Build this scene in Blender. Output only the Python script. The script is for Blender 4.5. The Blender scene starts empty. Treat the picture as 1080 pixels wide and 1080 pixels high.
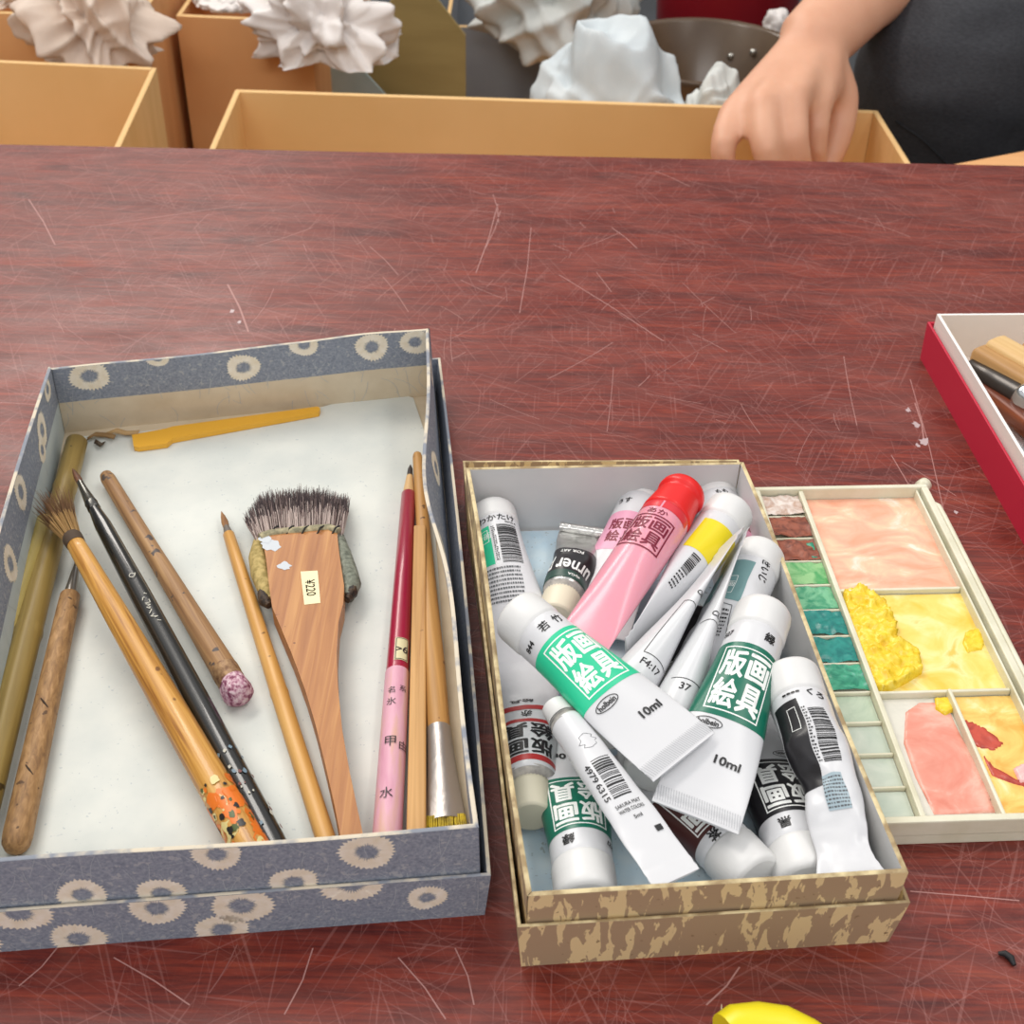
import bpy, bmesh, math, random
import numpy as np
from mathutils import Vector, Matrix, noise

SC = bpy.context.scene
COL = SC.collection

# ------------------------------------------------------------------ camera, light, exposure
FPX = 1390.0
PITCH = math.radians(37.7)
ROLL = math.radians(1.2)
CAM = Vector((0, 0, 0.34))
FW = Vector((0, math.cos(PITCH), -math.sin(PITCH)))
_r0 = Vector((1, 0, 0))
_u0 = _r0.cross(FW)
RT = _r0 * math.cos(ROLL) + _u0 * math.sin(ROLL)
UP = _u0 * math.cos(ROLL) - _r0 * math.sin(ROLL)

cam_data = bpy.data.cameras.new('camera')
cam = bpy.data.objects.new('camera', cam_data)
COL.objects.link(cam)
_m = Matrix((RT, UP, -FW)).transposed().to_4x4()
_m.translation = CAM
cam.matrix_world = _m
cam_data.sensor_width = 36
cam_data.lens = FPX / 1080 * 36
cam_data.clip_start = 0.01
cam_data.dof.use_dof = True
cam_data.dof.focus_distance = 0.47
cam_data.dof.aperture_fstop = 30
SC.camera = cam

SC.view_settings.view_transform = 'Standard'
SC.view_settings.look = 'None'
SC.view_settings.gamma = 1
SC.view_settings.use_curve_mapping = False
SC.view_settings.exposure = 0.0

world = bpy.data.worlds.new('room light')
SC.world = world
world.use_nodes = True
world.node_tree.nodes['Background'].inputs[0].default_value = (0.98, 0.98, 1.0, 1)
world.node_tree.nodes['Background'].inputs[1].default_value = 0.72


def area(name, loc, target, sx, sy, energy, col):
    l = bpy.data.lights.new(name, 'AREA')
    l.shape = 'RECTANGLE'
    l.size = sx
    l.size_y = sy
    l.energy = energy
    l.color = col
    o = bpy.data.objects.new(name, l)
    COL.objects.link(o)
    o.location = loc
    d = Vector(target) - Vector(loc)
    o.rotation_euler = d.to_track_quat('-Z', 'Y').to_euler()
    return o


area('ceiling_tube_light', (-0.75, 1.15, 1.75), (0, 0.5, 0), 1.3, 0.35, 17, (1.0, 0.95, 0.88))
area('ceiling_tube_light', (0.9, 0.5, 1.9), (0.1, 0.5, 0), 1.3, 0.3, 8, (1.0, 0.96, 0.9))
area('ceiling_tube_light', (-1.2, 3.1, 1.95), (-0.1, 1.0, 0), 1.5, 0.5, 29, (1.0, 0.94, 0.86))
area('ceiling_tube_light', (-0.3, -1.2, 1.7), (0.05, 0.4, 0), 1.4, 0.4, 13, (1.0, 0.97, 0.94))


def at(px, py, z=0.0):
    """the point at height z that the photograph shows at pixel px, py"""
    d = FW + RT * ((px - 540) / FPX) - UP * ((py - 540) / FPX)
    return CAM + d * ((z - CAM.z) / d.z)


def atY(px, py, y):
    d = FW + RT * ((px - 540) / FPX) - UP * ((py - 540) / FPX)
    return CAM + d * (y / d.y)


# ------------------------------------------------------------------ materials
def lin(h):
    h = h.lstrip('#')
    o = []
    for i in (0, 2, 4):
        c = int(h[i:i + 2], 16) / 255
        o.append(c / 12.92 if c <= 0.04045 else ((c + 0.055) / 1.055) ** 2.4)
    return (*o, 1)


_MC = {}


def mat(name, hexc, rough=0.5, metal=0.0, coat=0.0, trans=0.0, bump=None, spec=None, sss=0.0):
    if name in _MC:
        return _MC[name]
    m = bpy.data.materials.new(name)
    m.use_nodes = True
    nt = m.node_tree
    b = nt.nodes['Principled BSDF']
    b.inputs['Base Color'].default_value = lin(hexc)
    b.inputs['Roughness'].default_value = rough
    b.inputs['Metallic'].default_value = metal
    b.inputs['Coat Weight'].default_value = coat
    b.inputs['Transmission Weight'].default_value = trans
    if spec is not None:
        b.inputs['Specular IOR Level'].default_value = spec
    if sss:
        b.inputs['Subsurface Weight'].default_value = sss
        b.inputs['Subsurface Radius'].default_value = (0.01, 0.004, 0.002)
        b.inputs['Subsurface Scale'].default_value = 0.3
    if bump:
        add_bump(nt, b, *bump)
    _MC[name] = m
    return m


def add_bump(nt, b, scale, strength, dist=0.001, vec=(1, 1, 1)):
    tc = nt.nodes.new('ShaderNodeTexCoord')
    mp = nt.nodes.new('ShaderNodeMapping')
    mp.inputs['Scale'].default_value = vec
    nz = nt.nodes.new('ShaderNodeTexNoise')
    nz.inputs['Scale'].default_value = scale
    nz.inputs['Detail'].default_value = 4
    bp = nt.nodes.new('ShaderNodeBump')
    bp.inputs['Strength'].default_value = strength
    bp.inputs['Distance'].default_value = dist
    L = nt.links.new
    L(tc.outputs['Object'], mp.inputs[0])
    L(mp.outputs[0], nz.inputs['Vector'])
    L(nz.outputs[0], bp.inputs['Height'])
    L(bp.outputs[0], b.inputs['Normal'])


def nmat(name, stops, scale=(50, 50, 50), detail=4, dist=0.0, rough=0.5, metal=0.0, bump=None, coat=0.0,
         interp='LINEAR', nrough=0.55, fleck=None, spec=None):
    """noise-coloured material: stops [(pos, hex)], anisotropic scale in 1/m; fleck (hex, scale, threshold)"""
    if name in _MC:
        return _MC[name]
    m = mat(name, stops[0][1], rough, metal, coat, spec=spec)
    nt = m.node_tree
    L = nt.links.new
    b = nt.nodes['Principled BSDF']
    tc = nt.nodes.new('ShaderNodeTexCoord')
    mp = nt.nodes.new('ShaderNodeMapping')
    mp.inputs['Scale'].default_value = scale
    nz = nt.nodes.new('ShaderNodeTexNoise')
    nz.inputs['Scale'].default_value = 1
    nz.inputs['Detail'].default_value = detail
    nz.inputs['Roughness'].default_value = nrough
    nz.inputs['Distortion'].default_value = dist
    cr = nt.nodes.new('ShaderNodeValToRGB')
    cr.color_ramp.interpolation = interp
    el = cr.color_ramp.elements
    el[0].position, el[0].color = stops[0][0], lin(stops[0][1])
    el[1].position, el[1].color = stops[-1][0], lin(stops[-1][1])
    for p, h in stops[1:-1]:
        e = el.new(p)
        e.color = lin(h)
    L(tc.outputs['Object'], mp.inputs[0])
    L(mp.outputs[0], nz.inputs['Vector'])
    L(nz.outputs[0], cr.inputs[0])
    out = cr.outputs[0]
    if fleck:
        n2 = nt.nodes.new('ShaderNodeTexNoise')
        n2.inputs['Scale'].default_value = fleck[1]
        n2.inputs['Detail'].default_value = 2
        L(tc.outputs['Object'], n2.inputs['Vector'])
        r2 = nt.nodes.new('ShaderNodeValToRGB')
        r2.color_ramp.elements[0].position = fleck[2]
        r2.color_ramp.elements[1].position = fleck[2] + 0.03
        L(n2.outputs[0], r2.inputs[0])
        mx = nt.nodes.new('ShaderNodeMix')
        mx.data_type = 'RGBA'
        mx.inputs[7].default_value = lin(fleck[0])
        L(r2.outputs[0], mx.inputs[0])
        L(out, mx.inputs[6])
        out = mx.outputs[2]
    L(out, b.inputs['Base Color'])
    if bump:
        bp = nt.nodes.new('ShaderNodeBump')
        bp.inputs['Strength'].default_value = bump[0]
        bp.inputs['Distance'].default_value = bump[1]
        L(nz.outputs[0], bp.inputs['Height'])
        L(bp.outputs[0], b.inputs['Normal'])
    return m


def table_material():
    m = bpy.data.materials.new('worn_red_wood')
    m.use_nodes = True
    nt = m.node_tree
    L = nt.links.new
    N = nt.nodes.new
    b = nt.nodes['Principled BSDF']
    tc = N('ShaderNodeTexCoord')

    def nz(scale, detail=4, rough=0.55, dist=0.0, rot=0.0):
        mp = N('ShaderNodeMapping')
        mp.inputs['Scale'].default_value = scale
        if rot:
            mr = N('ShaderNodeMapping')
            mr.inputs['Rotation'].default_value = (0, 0, rot)
            L(tc.outputs['Object'], mr.inputs[0])
            L(mr.outputs[0], mp.inputs[0])
        else:
            L(tc.outputs['Object'], mp.inputs[0])
        n = N('ShaderNodeTexNoise')
        n.inputs['Scale'].default_value = 1
        n.inputs['Detail'].default_value = detail
        n.inputs['Roughness'].default_value = rough
        n.inputs['Distortion'].default_value = dist
        L(mp.outputs[0], n.inputs['Vector'])
        return n.outputs[0]

    def ramp(x, stops):
        r = N('ShaderNodeValToRGB')
        el = r.color_ramp.elements
        el[0].position, el[0].color = stops[0]
        el[1].position, el[1].color = stops[-1]
        for p, c in stops[1:-1]:
            e = el.new(p)
            e.color = c
        L(x, r.inputs[0])
        return r.outputs[0]

    def mix(f, a, c, fac=None):
        x = N('ShaderNodeMix')
        x.data_type = 'RGBA'
        if fac is None:
            L(f, x.inputs[0])
        else:
            mu = N('ShaderNodeMath')
            mu.operation = 'MULTIPLY'
            mu.inputs[1].default_value = fac
            L(f, mu.inputs[0])
            L(mu.outputs[0], x.inputs[0])
        for i, v in ((6, a), (7, c)):
            if hasattr(v, 'links'):
                L(v, x.inputs[i])
            else:
                x.inputs[i].default_value = v
        return x.outputs[2]

    g = ramp(nz((13, 120, 30), 7, 0.72, 1.2), [(0.26, lin('431412')), (0.44, lin('662219')), (0.58, lin('7f2d1e')), (0.76, lin('9a4226'))])
    fine = nz((30, 700, 100), 3, 0.6)
    g = mix(ramp(fine, [(0.42, (1, 1, 1, 1)), (0.55, (0, 0, 0, 1))]), g, lin('3a1012'), 0.45)
    # pale haze reflected by the varnish, painted into the colour as noise patches
    w = ramp(nz((11, 24, 10), 8, 0.72, 0.8), [(0.42, (0, 0, 0, 1)), (0.7, (1, 1, 1, 1))])
    g = mix(w, g, lin('985a50'), 0.32)
    # fine hair scratches in many directions
    hid = nz((14, 14, 14), 3)
    for k, (ang, sc, th) in enumerate(((0.5, 900, 0.64), (1.15, 1000, 0.65), (2.0, 850, 0.65), (2.6, 950, 0.66), (0.1, 800, 0.66), (1.6, 1100, 0.66))):
        s = nz((14 + 3 * k, sc, 20), 1, 0.4, 0.0, ang)
        s = ramp(s, [(th, (0, 0, 0, 1)), (th + 0.06, (1, 1, 1, 1))])
        g = mix(s, g, lin('b07c76'), 0.22)
    b.inputs['Specular IOR Level'].default_value = 0.4
    L(g, b.inputs['Base Color'])
    ro = ramp(nz((20, 40, 10), 5, 0.6), [(0.3, (0.3, 0.3, 0.3, 1)), (0.7, (0.48, 0.48, 0.48, 1))])
    L(ro, b.inputs['Roughness'])
    bp = N('ShaderNodeBump')
    bp.inputs['Strength'].default_value = 0.25
    bp.inputs['Distance'].default_value = 0.0006
    L(nz((40, 300, 50), 5, 0.65), bp.inputs['Height'])
    L(bp.outputs[0], b.inputs['Normal'])
    return m


# ------------------------------------------------------------------ mesh helpers
class MB:
    """collects geometry with a material slot per face, then links ONE mesh object"""

    def __init__(s):
        s.v, s.f, s.m, s.s = [], [], [], []

    def add(s, verts, faces, mi=0, smooth=True):
        o = len(s.v)
        s.v += [tuple(v) for v in verts]
        for f in faces:
            s.f.append([i + o for i in f])
            s.m.append(mi)
            s.s.append(smooth)

    def box(s, c, d, mi=0, M=None):
        cx, cy, cz = c
        x, y, z = d[0] / 2, d[1] / 2, d[2] / 2
        vs = [Vector((cx + a * x, cy + b * y, cz + e * z)) for a in (-1, 1) for b in (-1, 1) for e in (-1, 1)]
        if M:
            vs = [M @ v for v in vs]
        s.add(vs, [(0, 1, 3, 2), (4, 6, 7, 5), (0, 4, 5, 1), (2, 3, 7, 6), (0, 2, 6, 4), (1, 5, 7, 3)], mi, False)

    def rings(s, rings, mi=0, smooth=True, cap0=True, cap1=True, closed=True):
        n = len(rings[0])
        vs = [p for r in rings for p in r]
        fs = []
        for i in range(len(rings) - 1):
            for j in range(n if closed else n - 1):
                k = (j + 1) % n
                fs.append((i * n + j, i * n + k, (i + 1) * n + k, (i + 1) * n + j))
        s.add(vs, fs, mi, smooth)
        if cap0:
            s.add(rings[0], [list(range(n))[::-1]], mi, False)
        if cap1:
            s.add(rings[-1], [list(range(n))], mi, False)

    def lathe(s, prof, segs=32, mi=0, ridges=None, smooth=True, sx=1.0, sz=1.0, wob=0.0, cap0=True, cap1=True):
        """prof [(y, r)], axis = local Y; ridges (y0, y1, depth)"""
        rs = []
        for y, r in prof:
            ring = []
            for j in range(segs):
                a = 2 * math.pi * j / segs
                rr = r
                if ridges and ridges[0] <= abs(y) <= ridges[1] and j % 2:
                    rr = r - ridges[2]
                if wob:
                    rr *= 1 + wob * noise.noise(Vector((math.cos(a) * 1.5, y * 60, math.sin(a) * 1.5)))
                ring.append((rr * math.sin(a) * sx, y, rr * math.cos(a) * sz))
            rs.append(ring)
        s.rings(rs, mi, smooth, cap0, cap1)

    def tube(s, pts, radii, segs=12, mi=0, flat=1.0, up=(0, 0, 1), cap=True):
        pts = [Vector(p) for p in pts]
        rs = []
        upv = Vector(up)
        for i, p in enumerate(pts):
            t = (pts[min(i + 1, len(pts) - 1)] - pts[max(i - 1, 0)]).normalized()
            x = t.cross(upv)
            if x.length < 1e-4:
                x = t.cross(Vector((1, 0, 0)))
            x.normalize()
            z = x.cross(t)
            r = radii[i] if hasattr(radii, '__len__') else radii
            rs.append([p + x * (r * math.cos(2 * math.pi * j / segs)) + z * (r * flat * math.sin(2 * math.pi * j / segs)) for j in range(segs)])
        s.rings(rs, mi, True, cap, cap)

    def prism(s, poly, z0, z1, mi=0, smooth=False):
        n = len(poly)
        a = [(p[0], p[1], z0) for p in poly]
        b = [(p[0], p[1], z1) for p in poly]
        s.add(a + b, [[j, (j + 1) % n, n + (j + 1) % n, n + j] for j in range(n)], mi, smooth)
        s.add(a, [list(range(n))[::-1]], mi, False)
        s.add(b, [list(range(n))], mi, False)

    def build(s, name, mats, parent=None, bevel=None, fixn=True, sub=0):
        me = bpy.data.meshes.new(name)
        me.from_pydata(s.v, [], s.f)
        for m in (mats if isinstance(mats, (list, tuple)) else [mats]):
            me.materials.append(m)
        me.polygons.foreach_set('material_index', s.m)
        me.polygons.foreach_set('use_smooth', s.s)
        if fixn:
            bm = bmesh.new()
            bm.from_mesh(me)
            bmesh.ops.recalc_face_normals(bm, faces=bm.faces)
            bm.to_mesh(me)
            bm.free()
        o = bpy.data.objects.new(name, me)
        COL.objects.link(o)
        if parent:
            o.parent = parent
        if bevel:
            b = o.modifiers.new('bevel', 'BEVEL')
            b.width = bevel
            b.segments = 2
            b.limit_method = 'ANGLE'
        if sub:
            q = o.modifiers.new('sub', 'SUBSURF')
            q.levels = q.render_levels = sub
        return o


def tag(o, label=None, cat=None, group=None, kind=None):
    if label:
        o['label'] = label
    if cat:
        o['category'] = cat
    if group:
        o['group'] = group
    if kind:
        o['kind'] = kind
    return o


def thing(name, label, cat, M=None, group=None):
    o = bpy.data.objects.new(name, None)
    o.empty_display_size = 0.01
    COL.objects.link(o)
    if M is not None:
        o.matrix_world = M if isinstance(M, Matrix) else Matrix.Translation(M)
    return tag(o, label, cat, group)


def frame(origin, ydir, roll=0.0):
    y = ydir.normalized()
    z = Vector((0, 0, 1))
    z = (z - y * z.dot(y)).normalized()
    x = y.cross(z)
    c, s = math.cos(roll), math.sin(roll)
    x, z = x * c + z * s, z * c - x * s
    M = Matrix((x, y, z)).transposed().to_4x4()
    M.translation = origin
    return M


# ---- flat 2-D shapes (millimetres) that get laid on surfaces
_TC = {}


def text2d(s, bold=0.0):
    """glyph outlines as a 2-D mesh scaled to the unit square around 0"""
    k = (s, bold)
    if k in _TC:
        return _TC[k]
    c = bpy.data.curves.new('glyphs', 'FONT')
    c.body = s
    c.resolution_u = 3
    o = bpy.data.objects.new('glyphs', c)
    COL.objects.link(o)
    dg = bpy.context.evaluated_depsgraph_get()
    dg.update()
    me = o.evaluated_get(dg).to_mesh()
    v = [(p.co.x, p.co.y) for p in me.vertices]
    f = [list(p.vertices) for p in me.polygons]
    o.evaluated_get(dg).to_mesh_clear()
    bpy.data.objects.remove(o)
    bpy.data.curves.remove(c)
    if not v:
        return [], [], 1
    xs = [p[0] for p in v]
    ys = [p[1] for p in v]
    w, h = max(xs) - min(xs), max(ys) - min(ys)
    cx, cy = (max(xs) + min(xs)) / 2, (max(ys) + min(ys)) / 2
    if bold > 0:       # heavier strokes: the outline repeated with small shifts
        v0, f0 = v, f
        v, f = [], []
        for i in range(6):
            a = math.pi * i / 3
            o = len(v)
            v += [(x + bold * math.cos(a), y + bold * math.sin(a)) for x, y in v0]
            f += [[q + o for q in p] for p in f0]
        w, h = w + 2 * bold, h + 2 * bold
    v = [((x - cx) / w, (y - cy) / h) for x, y in v]
    _TC[k] = (v, f, w / h)
    return _TC[k]


def place2d(shape, cx, cy, w, h, rot=0.0):
    v, f = shape[0], shape[1]
    c, s = math.cos(math.radians(rot)), math.sin(math.radians(rot))
    return [(cx + x * w * c - y * h * s, cy + x * w * s + y * h * c) for x, y in v], f


def rect2d(x0, x1, y0, y1):
    return [(x0, y0), (x1, y0), (x1, y1), (x0, y1)], [[0, 1, 2, 3]]


def join2d(parts):
    V, F = [], []
    for v, f in parts:
        o = len(V)
        V += v
        F += [[i + o for i in q] for q in f]
    return V, F


def frame2d(x0, x1, y0, y1, w):
    return join2d([rect2d(x0, x1, y0, y0 + w), rect2d(x0, x1, y1 - w, y1), rect2d(x0, x0 + w, y0 + w, y1 - w), rect2d(x1 - w, x1, y0 + w, y1 - w)])


def oval2d(cx, cy, rx, ry, w, rot=0, n=32):
    V, F = [], []
    c, s = math.cos(math.radians(rot)), math.sin(math.radians(rot))
    for j in range(n):
        a = 2 * math.pi * j / n
        for q in (0, w):
            x, y = (rx - q) * math.cos(a), (ry - q) * math.sin(a)
            V.append((cx + x * c - y * s, cy + x * s + y * c))
    for j in range(n):
        k = (j + 1) % n
        F.append([2 * j, 2 * k, 2 * k + 1, 2 * j + 1])
    return V, F


def line2d(pts, w):
    V, F = [], []
    for i in range(len(pts) - 1):
        a, b = Vector(pts[i]), Vector(pts[i + 1])
        d = (b - a)
        if d.length < 1e-9:
            continue
        d.normalize()
        n = Vector((-d.y, d.x)) * w / 2
        o = len(V)
        V += [tuple(a - n), tuple(b - n), tuple(b + n), tuple(a + n)]
        F.append([o, o + 1, o + 2, o + 3])
    return V, F


def bars2d(x0, x1, y0, y1, seed=1, horiz=True):
    """bar code: bars run along x, stacked along y"""
    r = random.Random(seed)
    P = []
    y = y0
    while y < y1 - 0.2:
        t = r.choice((0.25, 0.25, 0.4, 0.6, 0.75))
        t = min(t, y1 - y)
        P.append(rect2d(x0, x1, y, y + t) if horiz else rect2d(y, y + t, x0, x1))
        y += t + r.choice((0.25, 0.25, 0.4, 0.55))
    return join2d(P)


def micro2d(x0, x1, y0, y1, n, seed=1, rot=False):
    """rows of illegibly small print: short dashes"""
    r = random.Random(seed)
    P = []
    dy = (y1 - y0) / n
    for i in range(n):
        x = x0
        while x < x1 - 0.3:
            w = r.uniform(0.25, 0.9)
            w = min(w, x1 - x)
            yy = y0 + dy * i
            P.append(rect2d(x, x + w, yy, yy + dy * 0.45))
            x += w + r.uniform(0.15, 0.35)
    return join2d(P)


def dice2d(V, F, step, clip=None):
    """cut a 2-D mesh along a grid so it can bend; clip (x0, x1, y0, y1)"""
    if not V:
        return V, F
    bm = bmesh.new()
    bv = [bm.verts.new((x, y, 0)) for x, y in V]
    for f in F:
        try:
            bm.faces.new([bv[i] for i in f])
        except ValueError:
            pass

    def cut(co, no, clear=False):
        bmesh.ops.bisect_plane(bm, geom=bm.verts[:] + bm.edges[:] + bm.faces[:], dist=1e-7, plane_co=co, plane_no=no, clear_outer=clear)

    if clip:
        cut((clip[1], 0, 0), (1, 0, 0), True)
        cut((clip[0], 0, 0), (-1, 0, 0), True)
        cut((0, clip[3], 0), (0, 1, 0), True)
        cut((0, clip[2], 0), (0, -1, 0), True)
    if step and bm.verts:
        for ax in (0, 1):
            cs = [v.co[ax] for v in bm.verts]
            lo, hi = min(cs), max(cs)
            k = math.floor(lo / step) + 1
            while k * step < hi:
                co = [0, 0, 0]
                co[ax] = k * step
                no = [0, 0, 0]
                no[ax] = 1
                cut(co, no)
                k += 1
    bm.verts.index_update()
    V2 = [(v.co.x, v.co.y) for v in bm.verts]
    F2 = [[v.index for v in f.verts] for f in bm.faces]
    bm.free()
    return V2, F2


# shared materials
WHITE = mat('white_plastic', 'dededd', 0.38)
WTUBE = mat('white_tube_laminate', 'd6d7da', 0.3, bump=(300, 0.08, 0.0004))
WTUBE2 = mat('white_painted_metal_tube', 'd3d5d8', 0.3, bump=(220, 0.25, 0.0006))
CREAM = mat('cream_plastic_cap', 'e3dac2', 0.45)
INK = mat('black_ink', '1b1b1d', 0.4)
HATCH = mat('crimp_hatch_grey', 'b4b6ba', 0.35)
INKG = mat('grey_ink', '55585c', 0.45)
INKW = mat('white_ink', 'f1f3f0', 0.4)
SILVER = mat('bare_tube_metal', 'c9c9c6', 0.3, 0.9, bump=(400, 0.5, 0.0008))
DRYPAINT = nmat('dried_paint_smear', [(0.35, '8c8a88'), (0.65, 'c9c4bc')], (200, 200, 200), rough=0.6)

# ------------------------------------------------------------------ setting
rnd = random.Random(7)
fl = MB()
fl.box((0, 1.6, -0.475), (6, 6, 0.05))
flo = fl.build('floor', nmat('dark_grey_floor', [(0.3, '3c3f43'), (0.7, '4b4f54')], (5, 5, 5), rough=0.6))
tag(flo, kind='structure')

table = thing('table', 'worn red-brown wooden table with a scratched top under all the boxes', 'table', Vector((0, 0.3, -0.45)))
T0 = Vector((0, 0.3, -0.45))
tb = MB()
X0, X1, Y0, Y1 = -0.75, 0.75, -0.32, 0.8187
tb.box((0, (Y0 + Y1) / 2 - 0.3, 0.45 - 0.014), (X1 - X0, Y1 - Y0, 0.028))
# long visible scratches, drips of dried glue in the varnish
for k in range(520):
    L_ = rnd.choice((0.006, 0.01, 0.014, 0.02, 0.03, 0.045)) * rnd.uniform(0.7, 1.4)
    w = rnd.choice((0.00012, 0.00018, 0.00025, 0.00035))
    a = rnd.choice((rnd.uniform(0, math.pi), rnd.gauss(1.1, 0.3), rnd.gauss(2.3, 0.35)))
    if rnd.random() < 0.5:
        cx, cy = rnd.uniform(-0.36, 0.36), rnd.uniform(0.2, 0.8)
    else:
        cx, cy = rnd.gauss(-0.02, 0.16), rnd.gauss(0.6, 0.12)
    if cy > 0.78:
        cy = 0.78 - rnd.random() * 0.3
    bend = rnd.gauss(0, 0.1)
    pts = []
    for i in range(5):
        t = (i / 4 - 0.5)
        aa = a + bend * t
        pts.append((cx + math.cos(aa) * L_ * t, cy - 0.3 + math.sin(aa) * L_ * t))
    pts = [(x, min(y, Y1 - 0.302)) for x, y in pts]
    V, F = line2d(pts, w)
    tb.add([(x, y, 0.45 + 0.00004) for x, y in V], F, rnd.choice((1, 1, 2)), False)
# bigger single scratches the photo shows
for pa, pb, w in (((30, 210), (58, 258), 0.0006), ((525, 215), (502, 288), 0.0005), ((528, 222), (512, 262), 0.0004), ((520, 205), (526, 235), 0.0004),
                  ((590, 290), (700, 360), 0.0005), ((240, 300), (262, 350), 0.0009), ((560, 240), (548, 330), 0.0004), ((645, 240), (672, 262), 0.0005),
                  ((390, 260), (420, 290), 0.0004), ((90, 240), (260, 215), 0.0004), ((270, 260), (330, 240), 0.0004), ((905, 230), (960, 250), 0.0004),
                  ((690, 180), (728, 197), 0.0005), ((965, 425), (975, 470), 0.0007), ((20, 1040), (60, 1000), 0.0004), ((120, 1010), (200, 1060), 0.0004),
                  ((330, 1000), (300, 1070), 0.0004), ((420, 1010), (470, 1075), 0.0004), ((745, 1060), (780, 1020), 0.0005), ((480, 1000), (500, 1060), 0.0004),
                  ((960, 400), (1000, 560), 0.0004), ((1000, 590), (940, 480), 0.0004), ((960, 940), (1075, 950), 0.0004)):
    A, B = at(*pa), at(*pb)
    V, F = line2d([(A.x, A.y - 0.3), ((A.x + B.x) / 2 + 0.001, (A.y + B.y) / 2 - 0.3), (B.x, B.y - 0.3)], w)
    tb.add([(x, y, 0.45 + 0.00005) for x, y in V], F, 2, False)
for px, py, s in ((958, 432, 5), (966, 448, 6), (976, 466, 8), (968, 470, 4), (245, 328, 5), (252, 340, 4), (1008, 540, 3), (935, 545, 3)):
    A = at(px, py)
    V, F = [], []
    for j in range(14):
        a = 2 * math.pi * j / 14
        r = s * 0.00033 * rnd.uniform(0.4, 1.2)
        V.append((A.x + r * math.cos(a), A.y - 0.3 + 1.3 * r * math.sin(a), 0.45 + 0.00006))
    tb.add(V, [list(range(14))], 3, False)
tb.build('tabletop', [table_material(), mat('faint_scratch', '85504b', 0.5), mat('pale_scratch', 'a87973', 0.5), mat('dried_glue_spot', 'b9a5a6', 0.4)], table)
for sx in (-1, 1):
    for yy in (-0.26, 0.76):
        lg = MB()
        lg.box((sx * 0.7, yy - 0.3, 0.211), (0.06, 0.06, 0.422))
        lg.build('leg', nmat('dark_red_leg_wood', [(0.3, '4a1a18'), (0.7, '6d2a22')], (60, 60, 8)), table, bevel=0.004)


# the far wall of the room, beyond the frame
wl = MB()
wl.box((0, 4.6, 0.75), (6, 0.1, 2.5))
tag(wl.build('wall_back', mat('plain_wall', 'b9b6ae', 0.8)), kind='structure')
for nm, x in (('wall_left', -3.0), ('wall_right', 3.0)):
    wl = MB()
    wl.box((x, 1.6, 0.75), (0.1, 6, 2.5))
    tag(wl.build(nm, mat('plain_wall', 'b9b6ae', 0.8)), kind='structure')


# ------------------------------------------------------------------ boxes
def quad_box(name, parent, CT, CB, z0, z1, th, mats, band=0.0, disp=None, nu=28, nv=10, floor=True, rim=True, floor_mi=None, liner=None):
    """open tray. CT/CB: outer corners FL, FR, BR, BL (x, y) at top and bottom. mats: outer, inner, inner band, rim.
    disp(side, u, v) -> inward shift of a wall. Returns mapping for pictures on walls."""
    mb = MB()
    CT = [Vector((c[0], c[1])) for c in CT]
    CB = [Vector((c[0], c[1])) for c in CB]

    def outer(side, u, v):
        a = CB[side].lerp(CT[side], v)
        b = CB[(side + 1) % 4].lerp(CT[(side + 1) % 4], v)
        p = a.lerp(b, u)
        d = (b - a).normalized()
        n = Vector((-d.y, d.x))          # inward for counter-clockwise corners
        sh = disp(side, u, v) if disp else (0, 0)
        return Vector((p.x + n.x * sh[0], p.y + n.y * sh[0], z0 + (z1 - z0) * v + sh[1])), Vector((n.x, n.y, 0))

    def inner(side, u, v):
        # keep inner corners mitred
        a = CB[side].lerp(CT[side], v)
        b = CB[(side + 1) % 4].lerp(CT[(side + 1) % 4], v)
        L = (b - a).length
        e = th / L
        p, n = outer(side, e + u * (1 - 2 * e), v)
        return p + n * th, n

    for side in range(4):
        for fn, k in ((outer, 0), (inner, 1)):
            g = [[fn(side, i / nu, j / nv)[0] for i in range(nu + 1)] for j in range(nv + 1)]
            vs = [p for r in g for p in r]
            for j in range(nv):
                fs = [(j * (nu + 1) + i, j * (nu + 1) + i + 1, (j + 1) * (nu + 1) + i + 1, (j + 1) * (nu + 1) + i) for i in range(nu)]
                mi = 0 if k == 0 else (2 if (j + 0.5) / nv > 1 - band else (liner or {}).get(side, 1))
                used = [list(f) for f in fs]
                mb.add([vs[i] for i in range(len(vs))], used, mi, True) if False else None
                base = j * (nu + 1)
                mb.add(vs[base:base + 2 * (nu + 1)], [[i, i + 1, nu + 2 + i, nu + 1 + i] for i in range(nu)], mi, True)
        o = [outer(side, i / nu, 1)[0] for i in range(nu + 1)]
        q = [inner(side, i / nu, 1)[0] for i in range(nu + 1)]
        mid = [(a + b) / 2 + Vector((0, 0, th * 0.3)) for a, b in zip(o, q)]
        mb.add(o + mid + q, [[i, i + 1, nu + 2 + i, nu + 1 + i] for i in range(nu)] + [[nu + 1 + i, nu + 2 + i, 2 * nu + 3 + i, 2 * nu + 2 + i] for i in range(nu)], 3, True)
    if floor:
        cs = [Vector((CB[i].x, CB[i].y, z0)) for i in range(4)]
        up = [c + Vector((0, 0, th)) for c in cs]
        mb.add(cs, [[3, 2, 1, 0]], 0, False)
        mb.add(up, [[0, 1, 2, 3]], 1 if floor_mi is None else floor_mi, False)
    return mb, outer, inner


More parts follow.
